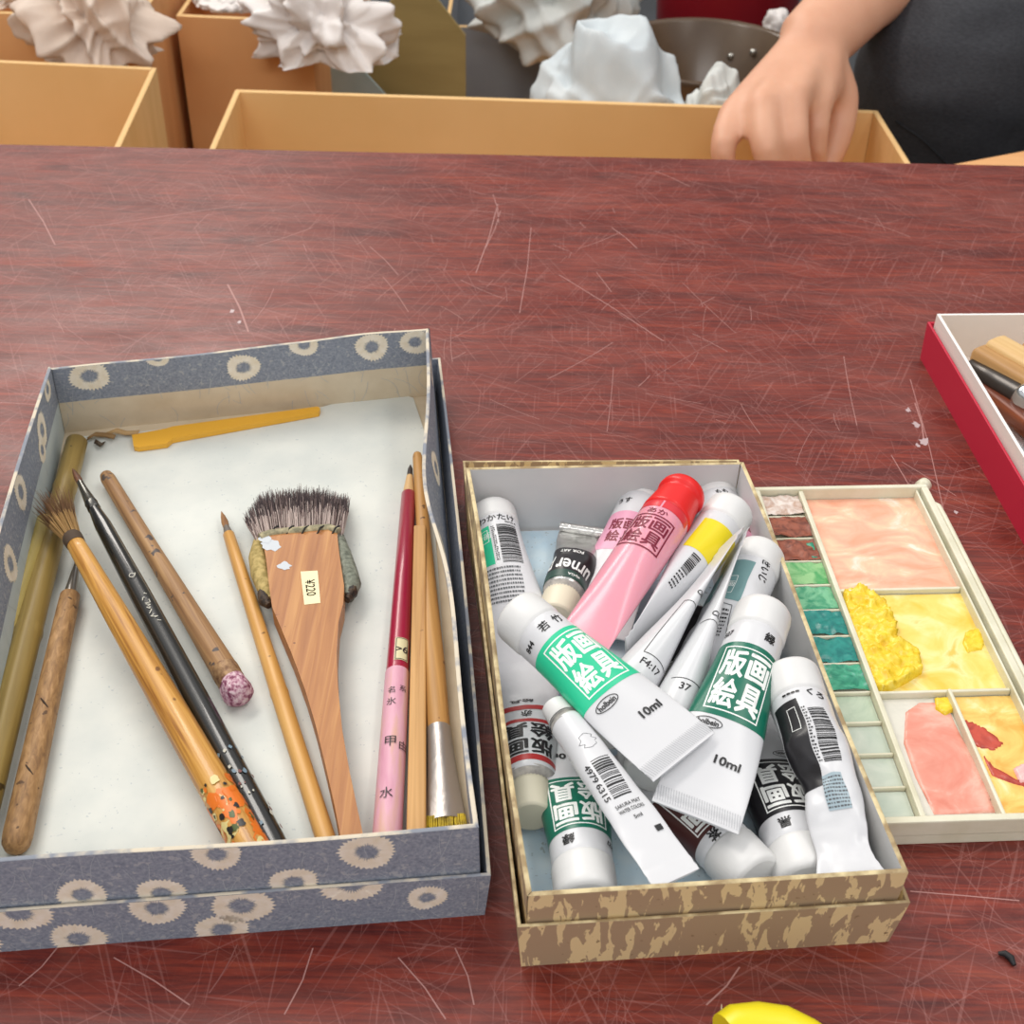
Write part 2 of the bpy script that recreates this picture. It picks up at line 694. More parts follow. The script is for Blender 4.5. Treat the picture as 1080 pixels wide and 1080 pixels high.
def lay_on(mb, fn, side, shape, L, H, mi, off=0.00012, step=2.0, flip=False):
    """shape in mm: x along the wall from its start corner, y up"""
    V, F = dice2d(shape[0], shape[1], step, (0.3, L * 1000 - 0.3, 0.2, H * 1000 - 0.05))
    pts = []
    for x, y in V:
        p, n = fn(side, min(max(x / 1000 / L, 0), 1), min(max(y / 1000 / H, 0), 1))
        pts.append(p + n * (off if flip else -off))
    if pts:
        mb.add(pts, F, mi, True)


def dandelion(cx, cy, r, seed, squash=1.0):
    q = random.Random(seed)
    n = 64
    V, F = [], []
    ph = q.random() * 6
    for j in range(n):
        a = 2 * math.pi * j / n
        ro = r * (0.95 + 0.05 * math.sin(3 * a + ph) + (0.13 if j % 2 else -0.04) * q.uniform(0.4, 1.2))
        ri = r * (0.42 + (0.13 if j % 2 else -0.1) * q.uniform(0.3, 1.2))
        V += [(cx + ro * math.cos(a), cy + squash * ro * math.sin(a)), (cx + ri * math.cos(a), cy + squash * ri * math.sin(a))]
    for j in range(n):
        k = (j + 1) % n
        F.append([2 * j, 2 * k, 2 * k + 1, 2 * j + 1])
    return V, F


GREY_PAPER = nmat('grey_washi_paper', [(0.3, '6d7585'), (0.5, '888f9c'), (0.7, 'a1a6b0')], (900, 900, 900), 6, rough=0.85, bump=(0.3, 0.0004), nrough=0.7, fleck=('a3a6ac', 420, 0.62))
DANDY = nmat('cream_print', [(0.3, 'e6d9c0'), (0.7, 'f2eadb')], (300, 300, 300), rough=0.8)
FIBRE = mat('pale_fibre', 'aab0b8', 0.85)
BEIGE = nmat('beige_card_liner', [(0.3, 'c9b99f'), (0.7, 'd8cab2')], (60, 60, 60), rough=0.85)
PALEBLUE = nmat('pale_grey_card', [(0.35, 'cbcfca'), (0.65, 'd8dad3')], (40, 40, 40), rough=0.8, fleck=('b9bfbf', 700, 0.7))
RIMP = nmat('worn_paper_rim', [(0.42, '8b909a'), (0.52, 'd8cdb8')], (60, 60, 60), rough=0.85)

# --- grey dandelion box: its lid underneath, the tray in it
gz0, gz1 = 0.002, 0.042
GT = [(-0.1585, 0.2218), (-0.0075, 0.2395), (-0.0388, 0.5190), (-0.1990, 0.4800)]
GB = [(-0.1590, 0.2240), (-0.0068, 0.2415), (-0.0372, 0.5260), (-0.2030, 0.4880)]


def grow(C, g):
    c = sum((Vector(p) for p in C), Vector((0, 0))) / 4
    out = []
    for i in range(4):
        p = Vector(C[i])
        e1 = (p - Vector(C[i - 1])).normalized()
        e2 = (p - Vector(C[(i + 1) % 4])).normalized()
        out.append(p + (e1 + e2) * g)
    return out


def flowers(mb, fn, side, L, H, lst, mi, seed, flip=False, fibres=0):
    for k, (x, y, r) in enumerate(lst):
        lay_on(mb, fn, side, dandelion(x, y, r, seed + k), L, H, mi, flip=flip)
    q = random.Random(seed)
    for k in range(fibres):
        x, y = q.uniform(0, L * 1000), q.uniform(0, H * 1000)
        a = q.gauss(1.5, 0.6)
        l = q.uniform(4, 16)
        b = q.gauss(0, 0.5)
        pts = [(x + math.cos(a + b * t) * l * t, y + math.sin(a + b * t) * l * t) for t in (-0.5, -0.25, 0, 0.25, 0.5)]
        lay_on(mb, fn, side, line2d(pts, 0.16), L, H, mi + 1, off=0.00009, flip=flip)


glid = thing('box_lid', 'grey dandelion-print paper lid, upturned beneath the grey box of brushes', 'box lid', Vector((-0.1, 0.36, 0)))
LT = grow(GB, 0.0026)
LBm = grow(GB, 0.0010)


def local(mb, parent):
    t = parent.matrix_world.translation
    mb.v = [(v[0] - t.x, v[1] - t.y, v[2] - t.z) for v in mb.v]
    return mb


mb, of, inf_ = quad_box('lid', glid, LT, LBm, 0.0, 0.021, 0.0011, None, disp=lambda s, u, v: (-0.0012 * math.sin(math.pi * u) * v if s == 1 else 0, 0.0))
Lf = (Vector(LT[1]) - Vector(LT[0])).length
flowers(mb, of, 0, Lf, 0.021, [(6, 7, 9), (24, 20, 9), (37, 4, 8), (62, 17, 8), (79, 3, 8), (86, 15, 9), (118, 22, 9), (140, 12, 6)], 4, 11, fibres=60)
Ls = (Vector(LT[2]) - Vector(LT[1])).length
flowers(mb, of, 1, Ls, 0.021, [(20, 16, 8), (60, 8, 9), (110, 15, 8), (170, 14, 9), (230, 9, 9)], 4, 31, fibres=60)
flowers(mb, of, 3, Ls, 0.021, [(20, 16, 8), (60, 8, 9), (110, 15, 8), (170, 14, 9)], 4, 41, fibres=40)
local(mb, glid).build('lid_shell', [GREY_PAPER, GREY_PAPER, GREY_PAPER, RIMP, DANDY, FIBRE], glid)

gbox = thing('paper_box', 'grey box with cream dandelion print holding old brushes', 'box', Vector((-0.1, 0.36, 0.002)))


def gdisp(s, u, v):
    if s == 1:      # right wall, pushed in at the middle of its rim
        k = math.exp(-((u - 0.60) / 0.17) ** 2)
        return (0.0075 * k * v ** 1.5 + 0.001 * math.sin(9 * u) * v, -0.004 * k * v)
    if s == 2:      # far wall, wavy rim
        return (0.0006 * math.sin(12 * u) * v, 0.0016 * math.exp(-((u - 0.17) / 0.12) ** 2) * v - 0.001 * u * v)
    if s == 3:
        return (-0.0035 * math.sin(math.pi * u) * v, 0)
    return (0.0005 * math.sin(7 * u) * v, 0)


mb, of, inf_ = quad_box('tray', gbox, GT, GB, gz0, gz1, 0.0014, None, band=0.5, disp=gdisp, nu=48, liner={3: 6})
Hh = gz1 - gz0
flowers(mb, of, 0, Lf - 0.004, Hh, [(10, 38, 6), (80, 37, 7), (40, 22, 7), (122, 33, 8), (62, 20, 7), (100, 21, 7)], 4, 51, fibres=90)
flowers(mb, of, 1, Ls - 0.004, Hh, [(30, 30, 8), (80, 25, 8), (140, 33, 8), (200, 25, 8), (260, 34, 7)], 4, 61, fibres=80)
Lfar = (Vector(GT[3]) - Vector(GT[2])).length
flowers(mb, inf_, 2, Lfar, Hh, [(6, 34, 7), (26, 33, 7.5), (56, 39, 6.5), (84, 30, 7.5), (150, 34, 8.5), (120, 41, 5)], 4, 71, flip=True, fibres=60)
flowers(mb, inf_, 3, Ls, Hh, [(14, 37, 6), (38, 30, 8), (46, 24, 6), (90, 33, 8), (130, 26, 8), (180, 34, 7)], 4, 81, flip=True, fibres=60)
flowers(mb, inf_, 1, Ls, Hh, [(60, 34, 8), (100, 27, 8), (150, 34, 8), (200, 28, 8)], 4, 91, flip=True, fibres=60)
local(mb, gbox).build('tray_shell', [GREY_PAPER, BEIGE, GREY_PAPER, RIMP, DANDY, FIBRE, nmat('blue_grey_card', [(0.3, 'b4c1c4'), (0.7, 'c6d0d0')], (40, 40, 40), rough=0.8)], gbox)
cd = MB()
cp = [at(*p, 0.0035) for p in ((-110, 905), (490, 905), (452, 470), (436, 421), (405, 412), (335, 432), (140, 458), (84, 462), (60, 520))]
cp = [(p.x, p.y) for p in cp]
cp[0] = (-0.1545, 0.2275)
cp[1] = (-0.0125, 0.2440)
cd.prism(cp, 0.0030, 0.0043)
local(cd, gbox).build('bottom_card', [PALEBLUE], gbox)

# --- patterned brown box of paint tubes and its lid
bz1 = 0.034
BT = [(0.0066, 0.2228), (0.1140, 0.2335), (0.0922, 0.4318), (-0.0187, 0.4240)]
BB = [(0.0070, 0.2245), (0.1133, 0.2352), (0.0915, 0.4312), (-0.0185, 0.4232)]
BROWN = nmat('blotched_brown_paper', [(0.47, 'ac9375'), (0.515, 'e2ca98')], (230, 230, 62), 5, 0.5, rough=0.6, interp='CONSTANT', fleck=('8e7556', 420, 0.70))
GOLD = nmat('worn_gold_edge', [(0.4, '9c8560'), (0.6, 'dccb9d')], (120, 120, 120), rough=0.6)
FOIL = nmat('silver_lined_board', [(0.3, 'c3c5c6'), (0.7, 'd5d3d0')], (20, 20, 20), rough=0.34, metal=0.0)
BLUECARD = nmat('pale_blue_card', [(0.35, 'b9d3e2'), (0.65, 'cfdde2')], (60, 60, 60), rough=0.7, fleck=('a9b7bb', 600, 0.66))
blid = thing('box_lid', 'brown and yellow blotched lid, upturned beneath the box of paint tubes', 'box lid', Vector((0.048, 0.33, 0)))
mb, of, inf_ = quad_box('lid', blid, [(0.0040, 0.2215), (0.1168, 0.2325), (0.0944, 0.4512), (-0.0209, 0.4462)], [(0.0054, 0.2232), (0.1150, 0.2342), (0.0934, 0.4500), (-0.0200, 0.4450)], 0.0, 0.0215, 0.001, None)
local(mb, blid).build('lid_shell', [BROWN, BROWN, BROWN, GOLD], blid)
bbox = thing('paper_box', 'brown and yellow blotched box full of paint tubes', 'box', Vector((0.048, 0.33, 0.0015)))
mb, of, inf_ = quad_box('tray', bbox, BT, BB, 0.0015, bz1, 0.0015, None, band=0.12,
                        disp=lambda s, u, v: (0.0008 * math.sin(6 * u) * v if s in (1, 3) else 0, 0))
local(mb, bbox).build('tray_shell', [BROWN, FOIL, FOIL, GOLD], bbox)
cd = MB()
cd.prism([(0.0095, 0.2275), (0.111, 0.2385), (0.0895, 0.4285), (-0.0155, 0.4205)], 0.0030, 0.0040)
local(cd, bbox).build('bottom_card', [BLUECARD], bbox)

# --- red lid with a white tray of carving tools, cut by the frame
RED = mat('red_paper', 'c41c3c', 0.55, bump=(900, 0.1, 0.0002))
WCARD = mat('white_card', 'efe7df', 0.7)
ua = (Vector((0.0085, -0.149))).normalized()
ub = Vector((-ua.y, ua.x))
o0 = Vector((0.2026, 0.5735))


def rb(a, b):
    p = o0 + ua * a + ub * b
    return (p.x, p.y)


rl = thing('box_lid', 'red lid, upturned beneath the white box of carving tools', 'box lid', Vector((0.26, 0.5, 0)))
mb, of, inf_ = quad_box('lid', rl, [rb(0.2, 0), rb(0.2, 0.125), rb(0, 0.125), rb(0, 0)], [rb(0.2, 0.0005), rb(0.2, 0.1245), rb(0.0005, 0.1245), rb(0.0005, 0.0005)], 0, 0.0205, 0.0012, None)
local(mb, rl).build('lid_shell', [RED, RED, RED, RED], rl)
rbx = thing('paper_box', 'white-edged open box of carving tools sitting in the red lid', 'box', Vector((0.26, 0.5, 0.0013)))
mb, of, inf_ = quad_box('tray', rbx, [rb(0.197, 0.0026), rb(0.197, 0.1224), rb(0.0028, 0.1224), rb(0.0028, 0.0026)], [rb(0.197, 0.0026), rb(0.197, 0.1224), rb(0.0028, 0.1224), rb(0.0028, 0.0026)], 0.0013, 0.0265, 0.0014, None)
local(mb, rbx).build('tray_shell', [WCARD, mat('off_white_card', 'e6dbd0', 0.75), WCARD, mat('white_rim', 'f6f2ee', 0.6)], rbx)


# ------------------------------------------------------------------ paint tubes
def sstep(t):
    t = min(max(t, 0), 1)
    return t * t * (3 - 2 * t)


PHI = np.linspace(0, math.pi, 73)


def paint_tube(label, cap, tail, r, roll=0.0, caplen=0.013, capr=None, cap_mat=None, body=None, prints=(), style='wide',
               edge=None, bend=0.0, side=0.0, crumple=0.0, flatpow=1.2, wide=1.0, crimp=0.005, endfold=False, name='paint_tube', seedv=0):
    A, B = at(*cap), at(*tail)
    L = (A - B).length
    if edge is not None:      # flat end stands upright, turned edge degrees from the line of sight of the pile's front
        yv = (A - B).normalized()
        d = (A - CAM).normalized()
        xw = (d - yv * d.dot(yv)).normalized()
        z0 = Vector((0, 0, 1))
        z0 = (z0 - yv * z0.dot(yv)).normalized()
        x0 = yv.cross(z0)
        roll = math.degrees(math.atan2(xw.dot(z0), xw.dot(x0))) + edge
    M = frame(A, A - B, math.radians(roll))
    root = thing(name, label, 'paint tube', M, 'paint tubes in the brown box')
    capr = capr or r * 1.02
    if callable(prints):
        prints = prints(L * 1000, caplen * 1000)
    cap_mat = cap_mat or WHITE
    body = body or WTUBE
    Lb = L - caplen

    def ab(q):
        t = (q - caplen) / (Lb - crimp)
        t = min(max(t, 0), 1)
        k = sstep(t ** flatpow)
        b = r * (1 - k) + 0.0005 * k
        a = math.sqrt(max(2 * r * r - b * b, 1e-9))
        a = r + (a - r) * wide
        if q < caplen + 0.0012:
            f = 0.93 + 0.07 * (q - caplen) / 0.0012
            a, b = a * f, b * f
        return a, b, t

    cache = {}

    def arc(q):
        k = round(q, 4)
        if k not in cache:
            a, b, t = ab(q)
            xs, zs = a * np.sin(PHI), b * np.cos(PHI)
            cache[k] = (a, b, t, np.concatenate([[0], np.cumsum(np.hypot(np.diff(xs), np.diff(zs)))]))
        return cache[k]

    def deform(P, t):
        x, y, z = P
        env = math.sin(math.pi * min(max(t, 0), 1))
        z += bend * env
        x += side * env
        if crumple:
            n = noise.noise_vector(Vector((x * 90 + seedv, y * 90, z * 60)))
            n2 = noise.noise_vector(Vector((x * 260 + seedv, y * 260, 7)))
            e = min(1, max(0, t * 3))
            z += (n.z * 1.0 + n2.z * 0.35) * crumple * e
            x += n.x * crumple * e
        return (x, y, z)

    def S(p, q, h):
        a, b, t, cum = arc(q)
        ph = float(np.interp(abs(p), cum, PHI)) * (1 if p >= 0 else -1)
        x, z = a * math.sin(ph), b * math.cos(ph)
        n = Vector((math.sin(ph) / max(a, 1e-5), 0, math.cos(ph) / max(b, 1e-5))).normalized()
        return deform((x + n.x * h, -q, z + n.z * h), t)

    mats = [body]
    mb = MB()
    nr, ns = 46, 40
    rings = []
    for i in range(nr + 1):
        q = caplen + Lb * i / nr
        a, b, t = ab(q)
        zz = 0
        if i > nr - 5:
            zz = 0.00022 * (1 if i % 2 else -1)
        rings.append([deform((a * math.sin(2 * math.pi * j / ns), -q, b * math.cos(2 * math.pi * j / ns) + zz), t) for j in range(ns)])
    mb.rings(rings, 0, True)
    # neck under the cap
    lev = 0
    for pr in prints:
        m, shape = pr[0], pr[1]
        step = pr[2] if len(pr) > 2 else 1.2
        if m not in mats:
            mats.append(m)
        lev += 1
        V, F = dice2d(shape[0], shape[1], step)
        mb.add([S(x / 1000, caplen + y / 1000, 0.00005 + 0.00003 * lev) for x, y in V], F, mats.index(m), True)
    if endfold:        # rolled-up spent end
        a, b, t = ab(L)
        mb.tube([deform((-a, -L + 0.001, 0.0016), 1), deform((0, -L + 0.001, 0.0018), 1), deform((a, -L + 0.001, 0.0016), 1)], 0.002, 10, 0)
    mb.build('tube_body', mats, root)
    cb = MB()
    if style == 'wide':
        cb.lathe([(0.0, capr * 0.80), (-0.0004, capr * 0.90), (-0.0014, capr * 0.97), (-0.003, capr), (-caplen * 0.45, capr), (-caplen * 0.5, capr), (-caplen + 0.0008, capr * 1.005), (-caplen + 0.0003, capr * 0.985), (-caplen - 0.0004, capr * 0.93)],
                 96, 0, ridges=(0.0025, caplen * 0.92, capr * 0.03))
    elif style == 'narrow':
        cb.lathe([(0.0, capr * 0.82), (-0.0004, capr * 0.92), (-0.001, capr * 0.95), (-caplen * 0.75, capr * 1.03), (-caplen + 0.0025, capr * 1.03), (-caplen + 0.0022, capr * 0.8)],
                 72, 0, ridges=(0.0012, caplen * 0.85, capr * 0.05))
    elif style == 'flip':
        cb.lathe([(0.0, capr * 0.70), (-0.0006, capr * 0.84), (-0.0022, capr * 0.92), (-0.0040, capr * 0.95), (-0.0052, capr * 0.93), (-0.0056, capr * 0.84), (-0.0075, capr * 0.88), (-caplen + 0.001, capr * 1.0), (-caplen, capr * 1.0), (-caplen - 0.0006, capr * 0.9)],
                 96, 0, ridges=(0.0074, caplen - 0.0005, capr * 0.02))
    cb.build('screw_cap', [cap_mat], root)
    if style == 'narrow':
        nb = MB()
        nb.lathe([(-caplen + 0.0028, capr * 0.86), (-caplen + 0.001, capr * 0.9), (-caplen + 0.0006, r * 0.9), (-caplen - 0.0006, r * 0.97)], 40, 0, wob=0.05)
        nb.build('shoulder', [DRYPAINT], root)
    return root


def seal(cx, cy, w, h, bold=0.035, chars='版画絵具', dark=False):
    """block of four stretched characters, upright towards the cap (y grows away from the cap in label space)"""
    P = []
    for k, ch in enumerate(chars):
        gx = cx + (-0.25 if k % 2 == 0 else 0.25) * w
        gy = cy + (-0.25 if k < 2 else 0.25) * h
        t = text2d(ch, bold)
        v, f = place2d(t, 0, 0, w * 0.46, h * 0.46)
        P.append(([(gx + x, gy - y) for x, y in v], f))
    return join2d(P)


def txt(s, cx, cy, h, rot=0, bold=0.01, w=None):
    """text in label space (x right, y away from cap) upright with the cap on top; rot in degrees clockwise"""
    t = text2d(s, bold)
    v, f = place2d(t, 0, 0, w or h * t[2], h, rot)
    return [(cx + x, cy - y) for x, y in v], f


def holbein(col, chars2, code, chars='版画絵具', band=(0.27, 0.60), volume=True):
    """label of the woodcut-paint tubes; band is given as shares of the whole length from the cap tip"""
    def make(L, cl):
        half = 30
        b0, b1 = band[0] * L - cl, band[1] * L - cl
        P = [(col, rect2d(-half, half, b0, b1), 1.0)]
        c = (b0 + b1) / 2
        h = (b1 - b0) * 0.80
        P.append((INKW, seal(0, c, 16.8, h, 0.03), 1.0))
        P.append((INKW, frame2d(-8.9, 8.9, c - h / 2 - 0.9, c + h / 2 + 0.9, 0.45), 1.0))
        y = b0 / 2 + 0.2
        if len(chars2) == 2:
            P.append((INK, txt(chars2[0], -2.2, y, 3.6, 0, 0.015), 0))
            P.append((INK, txt(chars2[1], 3.6, y, 3.6, 0, 0.015), 0))
        else:
            P.append((INK, txt(chars2, 4.5, y, 4.0, 0, 0.03), 0))
        P.append((INK, txt(code, -10.5, y + 0.6, 2.2, 0, 0.03), 0))
        if volume:
            y = b1 + 3.0
            P.append((INK, oval2d(-5.6, y, 4.6, 1.9, 0.3), 0))
            P.append((INK, txt('holbein', -5.6, y, 1.9, 0, 0.03, 6.8), 0))
            P.append((INK, txt('10ml', 4.0, 0.76 * L - cl, 3.0, 0, 0.03, 8.4), 0))
        q = random.Random(int(L * 10))
        P.append((HATCH, join2d([line2d([(-14 + 0.8 * k, L - cl - 6.0), (-13 + 0.8 * k, L - cl - 0.8)], 0.22) for k in range(34)]), 2.0))
        return P
    return make


GREENL = mat('bright_green_ink', '2cc796', 0.32)
GREEND = mat('deep_green_ink', '0d6b55', 0.32)
YEL = mat('yellow_ink', 'e8d41c', 0.32)
TEAL = mat('grey_teal_ink', '6f9596', 0.35)
BLK = mat('black_label_ink', '232225', 0.32)
BRN = mat('dark_brown_ink', '4e2624', 0.32)
REDINK = mat('red_ink', 'b03030', 0.4)
PINKB = mat('pink_squeeze_tube', 'e59aaa', 0.22, bump=(120, 0.1, 0.0006), sss=0.15)
PINKL = mat('pink_label_ink', 'e5a3bd', 0.35)
REDCAP = mat('red_plastic_cap', 'e5201f', 0.35)
REDBAND = mat('scarlet_band_ink', 'd8323c', 0.3)
MAROON = mat('maroon_ink', '7d1532', 0.4)

BARC = lambda seed, x0=1.5, x1=6.5, y0=3, y1=19: (INK, bars2d(x0, x1, y0, y1, seed), 1.5)

# bottom layer ---------------------------------------------------------
zf = 0.0042
paint_tube('white capped tube by the left wall with bright green block and bar code', (519, 540, 0.0145), (558, 718, 0.008), 0.0093,
           caplen=0.010, prints=[(GREENL, rect2d(-12.5, -4.2, 7.0, 27)), (INKW, txt('版画', -7.5, 12, 3.4, 0, 0.0)), (INKW, frame2d(-10.2, -5, 9, 15.5, 0.25)),
                                 (INK, txt('わかたけ', -0.6, 3.3, 3.4, 0, 0.015, 15.5)), (INK, txt('Series A', 5, 5.9, 1.1, 0, 0.02)), (INK, bars2d(-1.2, 6.8, 7.5, 27, 3)),
                                 (INK, micro2d(-3.4, -2.0, 8, 26, 18, 4), 0), (INKG, micro2d(-9, 5.0, 29, 46, 9, 5), 0)])
paint_tube('short spent black tube with cream cap and crumpled silver end', (586, 652, 0.0125), (617, 562, 0.011), 0.0083, wide=0.55, caplen=0.014, capr=0.0072,
           style='narrow', cap_mat=CREAM, body=SILVER, crumple=0.0017, endfold=True, flatpow=2.2,
           prints=[(BLK, rect2d(-26, 26, 5.0, 20.5), 1.0), (mat('dull_green_ink', '27483f', 0.4), rect2d(-26, 26, 0.8, 5.0), 1.0),
                   (INKW, txt('urner p', 0.0, 10.2, 8.0, 0, 0.02, 18.5)), (INKW, txt('FOR ART', 1, 17.5, 1.8, 0, 0.02, 8)), (INKW, txt('alpGA', -3, 3.0, 1.9, 0, 0.02))])
paint_tube('white capped tube with pink block against the far wall, left of the red capped tube', (680, 518, 0.0145), (626, 668, 0.009), 0.0092, caplen=0.010,
           prints=[(PINKL, rect2d(-26, 26, 13.5, 34), 1.0), (MAROON, seal(-2, 24, 12, 13)), (INK, txt('うす', -5, 7, 3.0, 0, 0.02))])
paint_tube('white capped tube with pink block squeezed into the far right corner', (749, 510, 0.0175), (812, 690, 0.0075), 0.0092, caplen=0.011,
           prints=[(PINKL, rect2d(-26, 26, 7, 30), 1.0), (MAROON, seal(2, 18, 12, 14)), (INK, txt('もも', 0, 3.4, 2.4, 0, 0.02))])
paint_tube('old white tube with red bands and black lettering, cream cap towards the front left', (561, 862, 0.0125), (551, 672, 0.0075), 0.0088, caplen=0.0145, capr=0.0069,
           style='narrow', cap_mat=mat('dirty_cream_cap', 'cfcab4', 0.5), body=WTUBE2, crumple=0.0007,
           prints=[(REDINK, rect2d(-26, 26, 2.0, 4.6), 1.0), (REDINK, rect2d(-26, 26, 20.5, 22.2), 1.0), (REDINK, rect2d(-26, 26, 27.5, 30), 1.0),
                   (INK, seal(0, 12.5, 18, 15.5, 0.03)), (INK, txt('赤', 0.5, 25, 3.6, 0, 0.02)), (INK, txt('絵具', 2, 32.5, 1.9, 0, 0.02, 8))])
paint_tube('dark green banded tube lying with its white cap against the front wall', (619, 951, 0.0145), (596, 762, 0.010), 0.0094, caplen=0.0125,
           prints=holbein(GREEND, '緑', '827'))
paint_tube('dark brown banded tube with white cap pointing to the front wall', (798, 929, 0.0145), (664, 790, 0.010), 0.0092, caplen=0.0135,
           prints=holbein(BRN, '茶', '855'))
paint_tube('black banded tube with its white cap at the front right wall', (852, 933, 0.0145), (788, 742, 0.012), 0.0096, roll=4, caplen=0.0125,
           prints=holbein(BLK, '黒', '841'))
paint_tube('dark tube with white scribbled print buried in the middle of the pile', (676, 806, 0.0145), (738, 640, 0.010), 0.0085, caplen=0.012, body=BLK,
           crumple=0.001, prints=[(INKW, seal(0, 30, 12, 12, 0.0)), (INKW, micro2d(-8, 8, 14, 22, 4, 8), 0)])
paint_tube('plain white flattened tube standing on edge beneath the black barcode tube', (852, 770, 0.0145), (890, 922, 0.013), 0.008, roll=62, caplen=0.011, prints=[])

# second layer ---------------------------------------------------------
paint_tube('white tube with yellow block, cap up in the far right corner', (772, 537, 0.030), (662, 700, 0.019), 0.0093, edge=24, caplen=0.0115, bend=-0.001,
           prints=[(YEL, rect2d(-17.5, 9.5, 6.0, 24), 1.0), (INK, txt('....', 1.5, 3.5, 0.9, -60, 0.03, 4)), (INK, bars2d(-12, -8, 26, 36, 12)), (INK, micro2d(-12, -8.5, 37, 46, 5, 2), 0)])
paint_tube('narrow white tube printed F4:17, edge on beside the yellow tube', (632, 772, 0.024), (768, 571, 0.036), 0.0088, edge=8, caplen=0.012, flatpow=0.9,
           prints=[(INK, txt('F4:17', -14.5, 14.5, 2.8, 180, 0.02, 8.0)), (INK, line2d([(-9.5, 45), (-9.5, 18), (-21, 18)], 0.3)), (INK, line2d([(-9.5, 45), (-17, 45)], 0.3)),
                   (INK, txt('OR', -14, 50, 2, 180, 0.02))])
paint_tube('narrow white tube printed 37, edge on next to the grey teal tube', (684, 820, 0.022), (776, 577, 0.036), 0.0088, edge=8, caplen=0.012, flatpow=0.9,
           prints=[(INK, txt('37', -13.0, 19.0, 2.8, 180, 0.02)), (INK, line2d([(-22, 22), (-7, 22)], 0.3)), (INK, line2d([(-22, 48), (-7, 48)], 0.3)), (INK, txt('CL', -13.5, 51, 2.2, 180, 0.02))])
paint_tube('white tube with grey teal block and folded end at the right wall', (803, 584, 0.030), (722, 748, 0.026), 0.0094, roll=20, caplen=0.0115, crumple=0.0013, seedv=3,
           prints=[(TEAL, rect2d(-14, 5.0, 4.2, 25), 1.0), (INKW, frame2d(-6, 1, 13, 22, 0.2)), (INKW, txt('版画', -2.5, 17, 3.0, 0, 0.0)),
                   (INK, txt('せいじ', 9.0, 5.2, 3.6, -80, 0.02, 11)), (INKG, line2d([(-7, 27), (3, 27), (5, 40)], 0.3)), (INK, micro2d(-8, 3, 29, 42, 8, 6), 0)])

# top layer ------------------------------------------------------------
paint_tube('pink squeeze tube with bright red flip cap', (722, 517, 0.038), (604, 692, 0.0315), 0.0096, wide=0.0, roll=2, caplen=0.0185, capr=0.0098, style='flip', cap_mat=REDCAP, body=PINKB,
           flatpow=1.5, prints=[(REDBAND, rect2d(-13, -0.4, 0.8, 5.0), 1.0), (REDBAND, rect2d(0.4, 13, 0.8, 5.0), 1.0), (MAROON, txt('あか', 0, 7.6, 2.8, 0, 0.015, 8.0)),
                                (MAROON, seal(0, 18.4, 15.5, 15, 0.015)), (MAROON, frame2d(-8.8, 8.8, 9.8, 27.0, 0.6))])
paint_tube('white tube with deep green band by the right wall', (806, 645, 0.040), (733, 862, 0.030), 0.0096, roll=-8, caplen=0.0125,
           prints=holbein(GREEND, '緑', '827'))
paint_tube('white tube with bright green band lying across the middle', (544, 647, 0.0425), (722, 798, 0.038), 0.0095, roll=6, caplen=0.0115,
           prints=holbein(GREENL, '若竹', '844'))
paint_tube('small slim white tube with bar code, tail over the front wall', (584, 744, 0.034), (714, 927, 0.033), 0.0056, roll=4, caplen=0.0085, capr=0.0047, style='narrow',
           wide=0.75, crumple=0.0005, prints=[
               (INKG, line2d([(-3.8 + 2.4 * math.cos(0.5 + t * 0.32) * (1 + 0.35 * math.sin(2.5 * t)) + 4, 13 + 2.8 * math.sin(0.5 + t * 0.32)) for t in range(20)], 0.16), 0),
               (INK, bars2d(-2.6, 3.4, 20, 34.5, 21, True)), (INK, txt('4979', -4.4, 23.6, 2.0, -90, 0.02, 6.6)), (INK, txt('6315', -4.4, 31.0, 2.0, -90, 0.02, 6.6)),
               (INK, txt('SAKURA MAT', 0.3, 37.4, 1.25, 0, 0.01, 8.2)), (INK, txt('WATER COLORS', 0.3, 39.4, 1.25, 0, 0.01, 8.2)), (INK, txt('5ml', 0.8, 42.2, 1.3, 0, 0.01)),
               (INK, rect2d(3.0, 5.2, 47.2, 49.2))])
paint_tube('squashed white tube with black block and bar code against the right wall', (832, 709, 0.036), (898, 928, 0.027), 0.0094, roll=10, caplen=0.0125, crumple=0.0022, side=0.002, wide=-0.3, seedv=11,
           prints=[(BLK, rect2d(-12, -2.5, 4.4, 34), 1.0), (INKW, frame2d(-7, -4, 7, 15, 0.2)), (INK, txt('くろ', 4.6, 3.4, 2.8, -20, 0.03, 6.0)),
                   (INK, bars2d(-0.5, 5.0, 9, 27, 14)), (INK, micro2d(-2.2, -1.0, 8, 27, 18, 3), 0), (INK, txt('....', -3.4, 2.2, 0.8, 0, 0.05, 6)),
                   (mat('pale_blue_ink', '9fb2bb', 0.35), rect2d(-2.5, 4, 31, 42), 1.0), (INKG, micro2d(-2.4, 4, 32, 42, 9, 9), 0)])

# ------------------------------------------------------------------ brushes in the grey box
def rod_frame(a, b):
    A, B = at(*a), at(*b)
    return A, B, (B - A).length, frame(A, B - A)


def wood(name, a, b, c=None, across=500, along=14, rough=0.5, fleck=None, bump=(0.25, 0.0004), coat=0.0):
    st = [(0.32, a), (0.68, b)] if c is None else [(0.3, a), (0.5, c), (0.7, b)]
    return nmat(name, st, (across, along, across), 5, 0.6, rough, bump=bump, fleck=fleck, coat=coat)


GB_GROUP = 'old brushes in the grey box'
F_ = 0.0045

